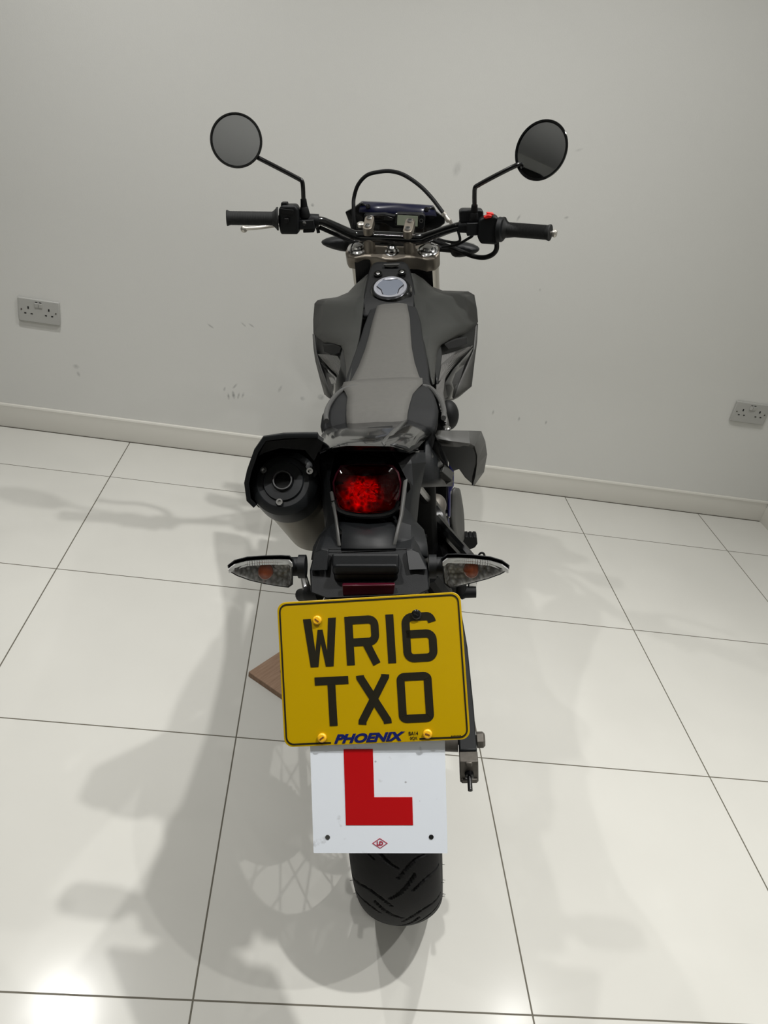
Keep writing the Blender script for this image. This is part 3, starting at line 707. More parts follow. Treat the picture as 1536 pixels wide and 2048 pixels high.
cap = bobj('fuel_cap', G().lathe([(.0, .0085), (.0325, .0085), (.034, .0095), (.041, .0095), (.0425, .006), (.0425, -.004), (.0, -.004)], cc, tn, 56), 'cap_ring', sharp=25, label='silver fuel cap')
obj('cap_recess', G().lathe([(.0435, .001), (.0435, .006), (.0475, .006), (.052, .0), (.056, -.012), (.0435, -.012)], cc, tn, 56, close=True), 'black_gloss', cap)
Xc = Vector((1, 0, 0)); Yc = tn.cross(Xc)
face = []
for k in range(72):
    a_ = 2*math.pi*k/72; r_ = .0335
    for c0 in (90, 205, 335):
        dlt = abs(((math.degrees(a_)-c0+180) % 360)-180)
        if dlt < 33: r_ = .0335-.009*math.cos(dlt/33*math.pi/2)
    face.append(cc+tn*.0085+(Xc*math.cos(a_)+Yc*math.sin(a_))*r_)
obj('cap_face', G().prism(face, tn*.0016), 'cap_face', cap, bevel=.0005)
ln = G()
for c0 in (90, 205, 335):
    pts = []
    for j in range(13):
        dl = -33+66*j/12; r_ = .0335-.009*math.cos(dl/33*math.pi/2); a_ = R(c0+dl); pts.append(cc+tn*.0098+(Xc*math.cos(a_)+Yc*math.sin(a_))*(r_+.0004))
    ln.tube(pts, .0009, 6)
obj('cap_groove', ln, 'hole', cap)
for (u, v) in ((756, 546), (804, 543)):
    q = P(u, v+2, .925)
    obj('cover_bolt_recess', G().lathe([(.0085, -.004), (.0085, .0025), (.0115, .0025), (.0115, -.004)], q, tn, 24, close=True), 'black_gloss', tank)
    obj('cover_bolt', G().lathe([(.006, -.004), (.006, .003), (.004, .0045), (.0018, .0045), (.0018, .002), (0, .002)], q, tn, 18), 'steel', tank)
obj('filler_tab', slab([(766, 529), (800, 528), (794, 534), (783, 536), (770, 535)], .955, .01), 'panel_grey', tank, bevel=.002)
bobj('tank_front_block', G().box((0, .93, .90), (.11, .20, .16)), 'black_paint', bevel=.02)

# ---------------- seat
def seatpt(s):
    """(half width of grey insert, half width, top z) along the seat"""
    T = [(.79, .036, .060, .958), (.70, .0435, .070, .945), (.60, .046, .074, .940), (.50, .0495, .080, .9365), (.41, .056, .085, .933), (.34, .064, .087, .931), (.285, .071, .088, .933)]
    return T
S1 = seatpt(0)
def seat_secs(T, drop, wscale=1.0):
    secs = []
    for (s, wi, wt, z) in T:
        c = .004
        secs.append([Vector((c-wt*.97, s, z-drop)), Vector((c-wt*1.0, s, z-drop*.4)), Vector((c-wt*.93, s, z-.006)), Vector((c-wi*.9, s, z)), Vector((c, s, z+.002)), Vector((c+wi*.9, s, z)), Vector((c+wt*.93, s, z-.006)), Vector((c+wt*1.0, s, z-drop*.4)), Vector((c+wt*.97, s, z-drop))])
    return secs
S2 = [(.285, .072, .084, .936), (.265, .072, .086, .950), (.22, .069, .089, .952), (.16, .062, .094, .959), (.10, .052, .097, .965), (.06, .049, .095, .964), (.040, .047, .090, .953), (.036, .046, .087, .940)]
g = G().loft(seat_secs(S1, .05)); g2 = G().loft(seat_secs(S2, .032)); g.add(g2.v, g2.f)
seat = bobj('seat', g, 'seat_dark', bevel=.004, seg=3, sharp=50, label='two-tone seat with dark grey sides')
bobj('seat_base', G().box((.004, .55, .885), (.15, .50, .05)), 'black_matte', bevel=.01)
def insert(T, lift):
    rows = []
    for (s, wi, wt, z) in T:
        c = .002; rows.append([Vector((c+wi*t, s, z+.0015+lift-.0035*max(0, abs(t)-.6)/.4)) for t in (-1, -.75, -.5, 0, .5, .75, 1)])
    return G().grid(rows)
obj('seat_panel', insert([(a_, b_, c_, d_) for a_, b_, c_, d_ in S1], .0022), 'seat_grey', seat, solid=.003, label='light grey seat panel')
S2i = [(a_, b_, c_, d_) for a_, b_, c_, d_ in S2[1:]]
S2i = [(.262, .072, .086, .9508), (.235, .073, .089, .951), (.20, .064, .092, .9545), (.16, .056, .098, .959), (.10, .052, .101, .9652), (.06, .049, .098, .9645), (.0385, .047, .093, .954), (.034, .0465, .090, .941)]
obj('seat_panel', insert(S2i, .0022), 'seat_grey', seat, solid=.003, label='light grey pillion seat panel')
pp = [(688, 779, .225), (706, 774, .235), (740, 771, .238), (773, 770, .238), (810, 770, .238), (847, 772.5, .235), (862, 777, .225)]
obj('seat_piping', G().tube([P(653, 842, .03), P(652, 829, .06), P(658, 810, .12), P(672, 791, .19)]+[P(*q) for q in pp]+[P(874, 790, .19), P(883, 805, .13), P(888, 822, .07), P(887, 836, .03)], .0042, 10, smooth=4), 'piping', seat)
obj('piping_gap_shade', G().tube([P(u, v+4.5, s_-.002) for u, v, s_ in pp], .0022, 8, smooth=4), 'black_soft', seat)  # dark tube stands in for the gap shadow below the piping

# ---------------- radiator shrouds
def shroud(inner, outer, base, vent, rib, gloss, edge, name):
    rows = []
    for (a_, b_) in zip(inner, outer):
        r_ = []
        for j in range(6):
            t = j/5; bul = math.sin(t*math.pi)*.012
            r_.append((a_[0]+(b_[0]-a_[0])*t, a_[1]+(b_[1]-a_[1])*t, a_[2]+(b_[2]-a_[2])*t-bul))
        rows.append(r_)
    sh = bobj('radiator_shroud', sheet(rows), 'shroud_grey', solid=.004, sharp=40)
    near = lambda rr_, d: [[(q[0], q[1], q[2]-d) for q in r_] for r_ in rr_]
    obj('shroud_lower_panel', sheet(near(base, -.01)), 'shroud_dark', sh, solid=.004)
    obj('air_vent', slab([(q[0], q[1], q[2]-.02) for q in vent], .9, .012), 'hole', sh, bevel=.001)
    obj('side_scoop', sheet(near(rib, .015)), 'ribbed_grey', sh, solid=.003, label='finely ribbed grey side panel')
    obj('gloss_panel', sheet(near(gloss, .012)), 'black_gloss', sh, solid=.003, label='gloss black panel')
    obj('shroud_edge', sheet(near(edge, .004)), 'panel_grey', sh, solid=.004)
    return sh
shroud([(738, 549, .95), (735, 562, .92), (732, 578, .885), (730, 592, .85), (728, 602, .825), (727, 610, .80), (726, 620, .775), (724, 638, .73), (721, 659, .66), (719, 671, .62), (717, 682, .59), (715, 690, .57), (713, 702, .53), (709, 721, .47), (700, 758, .35), (696, 777, .30)],
       [(735, 550, .96), (711, 571, 1.0), (697, 586, 1.02), (675, 595.5, 1.03), (645, 599.5, 1.03), (636, 601.5, 1.03), (630, 608, 1.025), (627.5, 640, .97), (628, 667, .92), (637, 676, .88), (650, 685, .83), (668, 688, .765), (682, 690, .71), (689, 702, .65), (694, 735, .52), (694, 777, .39)],
       [[(628, 658, .935), (650, 679, .85), (684, 683, .73), (697, 731, .55)], [(630, 700, .89), (650, 716, .82), (678, 724, .72), (694, 755, .50)], [(636, 736, .86), (652, 744, .80), (674, 752, .72), (692, 772, .46)],
        [(650, 788, .80), (656, 790, .76), (665, 792, .70), (676, 790, .60)], [(652, 790, .79), (656, 794, .76), (663, 799, .70), (668, 797, .66)]],
       [(646, 690, .835), (666, 689, .77), (683, 694, .715), (679, 706, .72), (662, 710, .775), (648, 703, .825)],
       [[(636, 708, .865), (655, 709, .80), (674, 712, .735)], [(648, 722, .82), (664, 722, .765), (681, 722, .70)], [(664, 740, .755), (675, 742, .715), (686, 745, .64)], [(683, 757, .66), (685, 760, .64), (687, 768, .60)]],
       [[(641, 722, .85), (641, 722, .85)], [(655, 745, .80), (660, 742, .77)], [(664, 768, .745), (679, 760, .70)], [(668, 792, .68), (684, 778, .62)]],
       [[(626.5, 668, .925), (630, 668, .915)], [(628, 695, .90), (633, 705, .875)], [(632, 722, .875), (643, 738, .83)], [(641, 757, .84), (655, 768, .78)], [(650, 789, .795), (665, 799, .70)]], 'left')
shroud([(821, 547, .95), (823, 560, .92), (825, 575, .885), (827, 590, .85), (828, 600, .825), (829, 610, .80), (830, 620, .775), (834, 640, .73), (838, 659, .66), (841, 670, .62), (844, 681, .59), (847, 691, .57), (850, 703, .53), (855, 721, .47), (861, 752, .36), (865, 770, .31)],
       [(828, 548, .955), (846, 559, .98), (862, 574, 1.0), (885, 582.5, 1.02), (915, 583.5, 1.03), (936, 584, 1.03), (948, 591, 1.025), (953, 620, .98), (955, 645, .93), (938, 661, .87), (914, 674, .80), (896, 682, .74), (881, 689, .69), (874, 702, .63), (869, 732, .50), (867, 768, .38)],
       [[(954, 640, .945), (914, 668, .82), (880, 682, .71), (866, 726, .55)], [(951, 690, .89), (920, 706, .80), (886, 716, .72), (872, 752, .48)], [(947, 721, .86), (922, 740, .80), (890, 748, .70), (874, 775, .44)],
        [(941, 773, .81), (926, 782, .78), (906, 790, .70), (884, 795, .56)], [(922, 789, .79), (914, 795, .76), (904, 800, .70), (892, 800, .62)]],
       [(889, 689, .725), (912, 679, .79), (934, 675, .845), (934, 688, .835), (915, 695, .785), (897, 698, .735)],
       [[(946, 691, .875), (912, 702, .79), (880, 712, .70)], [(920, 716, .81), (900, 722, .755), (876, 733, .62)], [(900, 740, .745), (890, 752, .68), (873, 768, .48)], [(889, 758, .68), (886, 775, .56), (873, 782, .40)], [(886, 786, .50), (882, 792, .42), (877, 800, .33)], [(890, 812, .36), (887, 816, .32), (882, 818, .27)], [(898, 856, .24), (896, 856, .235), (894, 856, .23)]],
       [[(946, 694, .872), (946, 694, .872)], [(928, 730, .815), (905, 740, .75)], [(917, 765, .775), (890, 765, .675)], [(905, 797, .70), (886, 800, .60)]],
       [[(955, 648, .935), (951, 652, .92)], [(953, 684, .895), (947, 700, .87)], [(948, 721, .865), (932, 735, .82)], [(942, 773, .81), (919, 765, .77)], [(921, 790, .78), (906, 797, .70)]], 'right')

# ---------------- tail
TAIL = G()
# glossy upper cowl
rows = [[(648, 862, .04), (662, 852, .06), (694, 846, .055), (755, 843, .05), (815, 840, .055), (845, 843, .07), (864, 858, .08)],
        [(644, 872, .01), (664, 864, .02), (694, 858, .015), (752, 856, .01), (822, 852, .02), (846, 856, .03), (866, 865, .05)],
        [(643, 884, -.04), (664, 876, -.05), (692, 872, -.06), (750, 872, -.065), (806, 868, -.055), (836, 868, -.03), (852, 876, .0)],
        [(643, 898, -.09), (668, 889, -.11), (696, 888, -.125), (749, 890, -.13), (780, 888, -.12), (815, 890, -.10), (840, 890, -.05)],
        [(641, 903, -.105), (668, 894, -.125), (696, 892, -.135), (749, 892.5, -.14), (780, 893, -.132), (817, 900, -.115), (834, 896, -.07)],
        [(642, 908, -.10), (668, 899, -.12), (696, 897, -.13), (749, 897, -.135), (780, 898, -.128), (817, 905, -.11), (834, 901, -.065)]]
cow = bobj('tail_cowl', sheet(rows), 'black_gloss', solid=.004, label='gloss black tail cowl')
obj('cowl_centre_panel', sheet([[(694, 852, .038), (750, 850, .032), (812, 846, .038)], [(693, 862, .008), (748, 862, .002), (798, 856, .010)], [(695, 880, -.088), (740, 881, -.092), (768, 877, -.080)], [(698, 888, -.122), (722, 890, -.128), (748, 888, -.124)]]), 'black_soft', cow, solid=.003)
obj('cowl_rib', sheet([[(806, 846, .036), (815, 842, .040)], [(782, 866, -.045), (795, 864, -.038)], [(762, 886, -.118), (772, 892, -.124)], [(766, 892, -.134), (768, 893, -.134)]]), 'panel_grey', cow, solid=.006)
obj('cowl_slot', slab([(735, 857, -.001), (785, 853, .002), (785, 854.5, .0), (735, 858.5, -.002)], 0, .004), 'hole', cow)
for (u, v, s) in ((685, 894, -.135), (698, 894, -.138)):
    pass
obj('cowl_side_panel', sheet([[(660, 853, .058), (678, 854, .058)], [(643, 872, .005), (679, 866, -.01)], [(646, 886, -.045), (680, 880, -.075)], [(643, 900, -.10), (680, 891, -.128)]]), 'shroud_dark', cow, solid=.003)
obj('cowl_side_panel', sheet([[(780, 890, -.128), (845, 858, .035)], [(790, 892, -.125), (848, 866, .02)], [(805, 896, -.122), (850, 880, -.01)], [(818, 902, -.119), (838, 893, -.07)]]), 'shroud_dark', cow, solid=.003)
# tail unit behind: box that carries the lamp
def sec(ul, ur, v, s, dz=0):
    a_ = P(ul, v, s); b_ = P(ur, v, s); return a_, b_
out = [(643, 905, 849, 905, -.06), (640, 925, 850, 925, -.07), (646, 1000, 838, 985, -.08), (652, 1055, 832, 1045, -.12), (640, 1072, 846, 1060, -.16), (628, 1095, 852, 1085, -.20), (624, 1120, 855, 1115, -.235)]
inn = [(667, 905, 788, 905, -.085), (664, 930, 800, 930, -.095), (659, 960, 814, 960, -.115), (664, 1000, 806, 1010, -.135), (672, 1045, 800, 1045, -.175), (678, 1075, 795, 1075, -.205), (683, 1096, 791, 1096, -.235)]
for sd in (0, 1):
    A = [(q[0], q[1], q[4]) if sd == 0 else (q[2], q[3], q[4]) for q in out]; B = [(q[0], q[1], q[4]) if sd == 0 else (q[2], q[3], q[4]) for q in inn]
    r_ = []
    for a_, b_ in zip(A, B):
        m1 = tuple(a_[i]+(b_[i]-a_[i])*.55 for i in range(3)); r_.append([(a_[0], a_[1], a_[2]+.06), a_, (m1[0], m1[1], m1[2]-.006), b_, (b_[0]+(6 if sd == 0 else -6), b_[1], b_[2]+.05)])
    tg = bobj('tail_side_fairing', sheet(r_), 'black_soft', solid=.003, sharp=20)
    if sd == 0:
        rb = [[(661, 986, -.130), (666, 984, -.132)], [(670, 1040, -.178), (675.5, 1040, -.178)], [(675, 1093, -.237), (682, 1093, -.237)]]
    else:
        rb = [[(807, 962, -.122), (814, 959, -.120)], [(799, 1030, -.172), (806, 1030, -.168)], [(784.5, 1091, -.237), (791.5, 1091, -.237)]]
    obj('fairing_rib', sheet(rb), 'panel_grey', tg, solid=.005, label='silver grey rib')
bobj('tail_inner_panel', sheet([[(655, 903, -.06), (735, 903, -.06), (820, 903, -.06)], [(662, 935, -.07), (735, 935, -.07), (812, 935, -.07)], [(666, 1020, -.10), (735, 1030, -.10), (804, 1020, -.10)], [(672, 1050, -.165), (735, 1054, -.165), (798, 1050, -.165)], [(684, 1062, -.20), (735, 1066, -.20), (790, 1062, -.20)], [(682, 1098, -.245), (735, 1099, -.245), (792, 1098, -.245)]]), 'black_soft', solid=.003)
# tail lamp
def rrect(u0, v0, u1, v1, r, n=5, sk=0):
    o = []
    for (cx, cy, a0) in ((u1-r, v0+r, -90), (u1-r, v1-r, 0), (u0+r, v1-r, 90), (u0+r, v0+r, 180)):
        for k in range(n+1):
            a_ = R(a0+90*k/n); o.append((cx+r*math.cos(a_), cy+r*math.sin(a_)))
    return o
rr = [(683, 932), (700, 929), (735, 928.5), (770, 929), (785, 932), (796, 945), (801, 965), (799, 990), (792, 1012), (782, 1021), (760, 1024), (735, 1025), (708, 1023), (688, 1019), (677, 1008), (669, 985), (667, 965), (673, 948)]
def lampring(k, sh): return [P(735+(u-735)*k, 976+(v-976)*k, -.125-(v-976)*.00035+sh) for u, v in rr]
lgeo = G().loft([lampring(1.03, .03), lampring(1.03, .0), lampring(.98, -.004), lampring(.97, .004)]); lgeo.f.pop()
lamp = bobj('tail_light', lgeo, 'reflector', label='red tail light')
g = G(); g.loft([lampring(.97, .004), lampring(.9, .012), lampring(.5, .016), lampring(.05, .016)]); obj('lamp_reflector', g, 'tail_reflector', lamp)
g = G(); g.loft([lampring(.985, -.003), lampring(.95, -.009), lampring(.8, -.014), lampring(.4, -.016), lampring(.05, -.016)]); obj('lamp_lens', g, 'red_lens', lamp, label='clear red lens')
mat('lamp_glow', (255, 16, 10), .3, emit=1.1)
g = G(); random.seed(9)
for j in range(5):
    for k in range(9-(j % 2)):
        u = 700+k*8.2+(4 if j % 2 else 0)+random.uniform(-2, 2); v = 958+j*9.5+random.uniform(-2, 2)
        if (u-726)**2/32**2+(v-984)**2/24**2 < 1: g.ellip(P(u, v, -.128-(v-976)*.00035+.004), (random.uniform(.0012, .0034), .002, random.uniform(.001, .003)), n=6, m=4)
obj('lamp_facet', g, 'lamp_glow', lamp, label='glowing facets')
obj('lamp_upper_ribs', (lambda gg: gg)(slab([(684, 933), (786, 933), (790, 948), (735, 952), (680, 949)], -.118, .004)), 'reflector', lamp)
obj('lamp_surround', G().tube([P(668, 1000, -.145), P(676, 1020, -.15), P(700, 1029, -.152), P(735, 1032, -.152), P(770, 1030, -.152), P(790, 1022, -.15), P(800, 1003, -.145)], .005, 10, smooth=3), 'black_gloss', lamp)
# licence holder block
hold = bobj('licence_plate_bracket', G().loft([[P(*q) for q in ((629, 1103, -.24), (642, 1098, -.245), (825, 1098, -.245), (838, 1104, -.24), (856, 1140, -.262), (859, 1180, -.285), (838, 1190, -.292), (653, 1198, -.292), (621, 1186, -.285), (619, 1142, -.262))],
               [P(u, v, s)+Vector((0, .055, -.01)) for (u, v, s) in ((629, 1103, -.24), (642, 1098, -.245), (825, 1098, -.245), (838, 1104, -.24), (856, 1140, -.262), (859, 1180, -.285), (838, 1190, -.292), (653, 1198, -.292), (621, 1186, -.285), (619, 1142, -.262))]]), 'black_soft', bevel=.002)
obj('bracket_corner', slab([(629, 1104, -.247), (642, 1099, -.252), (657, 1101, -.254), (655, 1141, -.272), (620, 1142, -.269)], 0, .006), 'black_soft', hold, bevel=.001)
obj('bracket_corner', slab([(838, 1105, -.247), (825, 1099, -.252), (812, 1101, -.254), (817, 1141, -.272), (855, 1139, -.269)], 0, .006), 'black_soft', hold, bevel=.001)
g = G()
a_ = rrect(664, 1107, 798, 1135, 5); b_ = rrect(665, 1128, 798, 1150, 9); c_ = rrect(668, 1140, 796, 1164, 11)
g.loft([[P(u, v, -.245) for u, v in a_], [P(u, v, -.262-(v-1107)*.0004) for u, v in a_]])
pb = obj('plate_lamp_housing', g, 'black_soft', hold, bevel=.005, seg=4)
g = G().loft([[P(u, v, -.250) for u, v in b_], [P(u, v, -.283) for u, v in b_]]); g3 = G().loft([[P(u, v, -.255) for u, v in c_], [P(u, v, -.278) for u, v in c_]]); g.add(g3.v, g3.f)
obj('plate_lamp_lip', g, 'black_soft', hold, bevel=.005, seg=4)
obj('rear_reflector', slab([(684, 1171), (790, 1170), (787, 1189), (686, 1191)], -.290, .006), 'reflector', hold, bevel=.001, label='dull red reflector')

# ---------------- registration plate
PC = Vector((.0041729, -.3555348, .79385578)); PM = Matrix(((.9995, .0174, -.0270), (0, .8413, .5405), (.0321, -.5403, .8409)))
def PL(x, y, z): return PC+PM@Vector((x, y, z))         # x right, y into the plate, z up the plate
def flat2d(poly, y0, y1, f): 
    n = len(poly); g = G()
    return g.add([f(x, y0, z) for x, z in poly]+[f(x, y1, z) for x, z in poly], [tuple(range(n)), tuple(range(2*n-1, n-1, -1))]+[(i, n+i, n+(i+1) % n, (i+1) % n) for i in range(n)])
def rr2(w_, h_, r, n=6):
    o = []
    for (cx, cz, a0) in ((w_/2-r, h_/2-r, 0), (-w_/2+r, h_/2-r, 90), (-w_/2+r, -h_/2+r, 180), (w_/2-r, -h_/2+r, 270)):
        for k in range(n+1): a_ = R(a0+90*k/n); o.append((cx+r*math.cos(a_), cz+r*math.sin(a_)))
    return o
plate = bobj('registration_plate', flat2d(rr2(.229, .178, .011), -.0015, .0015, PL), 'plate_yellow', bevel=.0005, label='yellow registration plate WR16 TXO')
def stroke(pts, wd, y0, y1, f, closed=False):
    n = len(pts); L_ = []; R_ = []
    V2 = [Vector((p[0], p[1])) for p in pts]
    for i in range(n):
        if closed: p0, p2 = V2[i-1], V2[(i+1) % n]
        else: p0, p2 = V2[max(i-1, 0)], V2[min(i+1, n-1)]
        d1 = (V2[i]-p0); d2 = (p2-V2[i])
        if d1.length < 1e-9: d1 = d2
        if d2.length < 1e-9: d2 = d1
        d1.normalize(); d2.normalize(); t = (d1+d2).normalized(); nn = Vector((-t.y, t.x)); c = max(.35, nn.dot(Vector((-d1.y, d1.x))))
        L_.append(V2[i]+nn*wd/2/c); R_.append(V2[i]-nn*wd/2/c)
    g = G(); m = n if closed else n-1
    vs_ = []
    for i in range(n): vs_ += [f(L_[i].x, y0, L_[i].y), f(R_[i].x, y0, R_[i].y), f(L_[i].x, y1, L_[i].y), f(R_[i].x, y1, R_[i].y)]
    fs = []
    for i in range(m):
        a_ = 4*i; b_ = 4*((i+1) % n); fs += [(a_, a_+1, b_+1, b_), (a_+2, b_+2, b_+3, a_+3), (a_, b_, b_+2, a_+2), (a_+1, a_+3, b_+3, b_+1)]
    if not closed: fs += [(0, 2, 3, 1), (4*n-4, 4*n-3, 4*n-1, 4*n-2)]
    return g.add(vs_, fs)
def arc(cx, cz, rx, rz, a0, a1, n=8): return [(cx+rx*math.cos(R(a0+(a1-a0)*k/n)), cz+rz*math.sin(R(a0+(a1-a0)*k/n))) for k in range(n+1)]
SWD = .0098; Y0, Y1 = -.0021, -.0014
LET = G()
def addp(poly): q = flat2d([(x/1000, z/1000) for x, z in poly], Y0, Y1, PL); LET.add(q.v, q.f)
def adds(pts, closed=False, y=0): q = stroke([(x/1000, z/1000) for x, z in pts], SWD, Y0-y, Y1, PL, closed); LET.add(q.v, q.f)
# W
addp([(-82.5, 66.5), (-72.6, 66.5), (-69.0, 26), (-64.8, 52.5), (-58.6, 52.5), (-54.4, 26), (-50.8, 66.5), (-41, 66.5), (-47.2, 7), (-57.0, 7), (-61.7, 36), (-66.3, 7), (-76.0, 7)])
# R
adds([(-25.6, 66.5), (-25.6, 7)])
adds([(-25.6, 61.9), (-2, 61.9)]+arc(-1, 54.4, 7.6, 7.5, 90, 0, 6)+[(6.6, 43)]+arc(-1, 42.2, 7.6, 7.5, 0, -90, 6)+[(-25.6, 34.7)], y=.00002)
adds([(-6.5, 36), (6.6, 7)], y=.00004)
# 1 (6-style bar)
adds([(25.6, 66.5), (25.6, 7)])
# 6
adds([(77.6, 54.5)]+arc(71, 54, 6.4, 7.9, 20, 90, 5)+arc(53, 54, 8, 7.9, 90, 180, 6)+[(45, 20)]+arc(53, 19.5, 8, 7.9, 180, 270, 6)+arc(69, 19.5, 8, 7.9, 270, 360, 6)+arc(69, 33, 8, 7.9, 0, 90, 6)+[(45, 40.9)])
# T
adds([(-72, -10.6), (-30, -10.6)]); adds([(-51.4, -11), (-51.4, -65.5)], y=.00002)
# X
adds([(-15.2, -6), (-15, -9), (15.2, -61.5), (15.5, -65.5)]); adds([(16, -6), (15.7, -9), (-15.4, -61.5), (-15.8, -65.5)], y=.00002)
# O
adds(arc(62.6, -14.5, 5, 4, 90, 0, 5)+[(67.6, -56)]+arc(62.6, -57, 5, 4, 0, -90, 5)+arc(39.4, -57, 5, 4, -90, -180, 5)+[(34.4, -16)]+arc(39.4, -14.5, 5, 4, 180, 90, 5), True)
obj('registration_lettering', LET, 'plate_black', plate, label='black characters WR16 TXO')
# border line, broken for the maker's name
B = G(); bp_ = rr2(.2225, .1715, .009)
path = [(-.056, -.0857)]+[p for p in bp_ if False]
ordp = [(-.1112+.009, -.0857)]
ring = list(reversed(bp_)); # clockwise from lower right
k0 = min(range(len(ring)), key=lambda i: (ring[i][0]+.102)**2+(ring[i][1]+.0857)**2)
ring = ring[k0:]+ring[:k0]
q = stroke([(-.056, -.0857)]+ring+[(.053, -.0857)], .0019, Y0, Y1, PL); B.add(q.v, q.f); obj('plate_border', B, 'plate_black', plate)
def text(body, size, shear, f, mname, name, parent, cx, cz, w_target=None, h_target=None, bold=0.):
    cu = bpy.data.curves.new('t', 'FONT'); cu.body = body; cu.size = size; cu.shear = shear; cu.offset = bold; cu.align_x = 'CENTER'; cu.align_y = 'CENTER'; cu.resolution_u = 4
    o = bpy.data.objects.new('t', cu); C.objects.link(o); dg = bpy.context.evaluated_depsgraph_get(); me = bpy.data.meshes.new_from_object(o.evaluated_get(dg))
    bpy.data.objects.remove(o); xs = [v.co.x for v in me.vertices]; ys = [v.co.y for v in me.vertices]
    mx_, my_ = (max(xs)+min(xs))/2, (max(ys)+min(ys))/2; kx = (w_target/(max(xs)-min(xs))) if w_target else 1; ky = (h_target/(max(ys)-min(ys))) if h_target else 1
    g = G(); g.v = [tuple(f(cx+(v.co.x-mx_)*kx, Y0, cz+(v.co.y-my_)*ky)) for v in me.vertices]; g.f = [tuple(p.vertices) for p in me.polygons]
    return obj(name, g, mname, parent)
text('PHOENIX', .012, .35, PL, 'plate_blue', 'maker_name', plate, -.0080, -.0815, .0885, .0114, .0006)
text('BA14', .006, 0, PL, 'plate_black', 'plate_postcode', plate, .0460, -.0788, .0115, .0044, .00012)
text('0QX', .006, 0, PL, 'plate_black', 'plate_postcode', plate, .0460, -.0848, .0090, .0044, .00012)
g = G()
for k in range(7): g.add(*(lambda q: (q.v, q.f))(flat2d([(.0915+k*.0018, -.0835), (.0925+k*.0018, -.0835), (.0925+k*.0018, -.0845), (.0915+k*.0018, -.0845)], Y0, Y1, PL)))
obj('plate_standard_mark', g, 'plate_black', plate)
def pscrew(x, z, m1, m2, r=.0056):
    s_ = obj('plate_screw', G().lathe([(r, 0), (r, .003), (r*.75, .0045), (0, .0048)], PL(x, -.0015, z), PM@Vector((0, -1, 0)), 20), m1, plate)
    obj('screw_slot', G().box(PL(x, -.0063, z), (.0058, .0010, .0016), PM@Matrix.Rotation(random.uniform(-.9, .9), 3, 'Y')), m2, s_)
pscrew(-.0645, .0645, 'screw_yellow', 'rust'); pscrew(-.0665, -.079, 'screw_yellow', 'rust'); pscrew(.0632, -.080, 'screw_yellow', 'rust'); pscrew(.0590, .0645, 'black_gloss', 'hole', .0062)
# ---------------- L plate
LC = Vector((.00584, -.42343, .66549)); LM = Matrix(((.9999, -.0068, .0155), (-.0007, .8964, .4432), (-.0169, -.4432, .8963))); LK = .935
def LP(x, y, z): return LC+LM@Vector((x*LK, y, z*LK))
def dirty_white():
    m = MATS['learner_white']; nt = m.node_tree; b = nt.nodes['Principled BSDF']
    tc = nt.nodes.new('ShaderNodeTexCoord'); vo = nt.nodes.new('ShaderNodeTexVoronoi'); vo.inputs['Scale'].default_value = 42
    n = nt.nodes.new('ShaderNodeTexNoise'); n.inputs['Scale'].default_value = 60; n.inputs['Detail'].default_value = 5
    for q in (vo, n): nt.links.new(tc.outputs['Object'], q.inputs['Vector'])
    lt = nt.nodes.new('ShaderNodeMath'); lt.operation = 'LESS_THAN'; lt.inputs[1].default_value = .055; nt.links.new(vo.outputs['Distance'], lt.inputs[0])
    mr = nt.nodes.new('ShaderNodeMapRange'); mr.inputs['From Min'].default_value = .66; mr.inputs['From Max'].default_value = .8; nt.links.new(n.outputs['Fac'], mr.inputs['Value'])
    mm = nt.nodes.new('ShaderNodeMath'); mm.operation = 'MAXIMUM'; nt.links.new(lt.outputs[0], mm.inputs[0]); nt.links.new(mr.outputs[0], mm.inputs[1])
    mu = nt.nodes.new('ShaderNodeMath'); mu.operation = 'MULTIPLY'; mu.inputs[1].default_value = .5; nt.links.new(mm.outputs[0], mu.inputs[0])
    mx = nt.nodes.new('ShaderNodeMix'); mx.data_type = 'RGBA'; nt.links.new(mu.outputs[0], mx.inputs['Factor'])
    mx.inputs[6].default_value = lin((236, 242, 250))+(1,); mx.inputs[7].default_value = lin((90, 84, 76))+(1,)
    nt.links.new(mx.outputs[2], b.inputs['Base Color'])
dirty_white()
lp_ = bobj('learner_plate', flat2d(rr2(.178, .178, .001, 2), -.0008, .0008, LP), 'learner_white', label='white learner plate with red L')
Y0, Y1 = -.0013, -.0007
obj('learner_letter', flat2d([(-.0445, .051), (-.0058, .051), (-.0058, -.0135), (.0445, -.0135), (.0445, -.051), (-.0445, -.051)], Y0, Y1, LP), 'learner_red', lp_, label='red letter L')
q = stroke([(0, -.0690), (.0096, -.0755), (0, -.082), (-.0096, -.0755)], .0007, Y0, Y1, LP, True); obj('maker_diamond', q, 'logo_red', lp_)
text('LD', .007, 0, LP, 'logo_red', 'maker_initials', lp_, 0, -.0755, .0084, .0058, .0004)
for (x, z, m_) in ((-.0695, -.0675, 'panel_grey'), (.0680, -.0670, 'hole')):
    obj('mounting_hole', G().lathe([(.0030, 0), (.0030, .0004), (0, .0004)], LP(x, -.0009, z), LM@Vector((0, -1, 0)), 16), m_, lp_)
bobj('plate_backing_bracket', G().box(PL(0, .014, .045), (.12, .012, .07), PM).box(P(735, 1195, -.275), (.09, .05, .02)), 'black_matte')

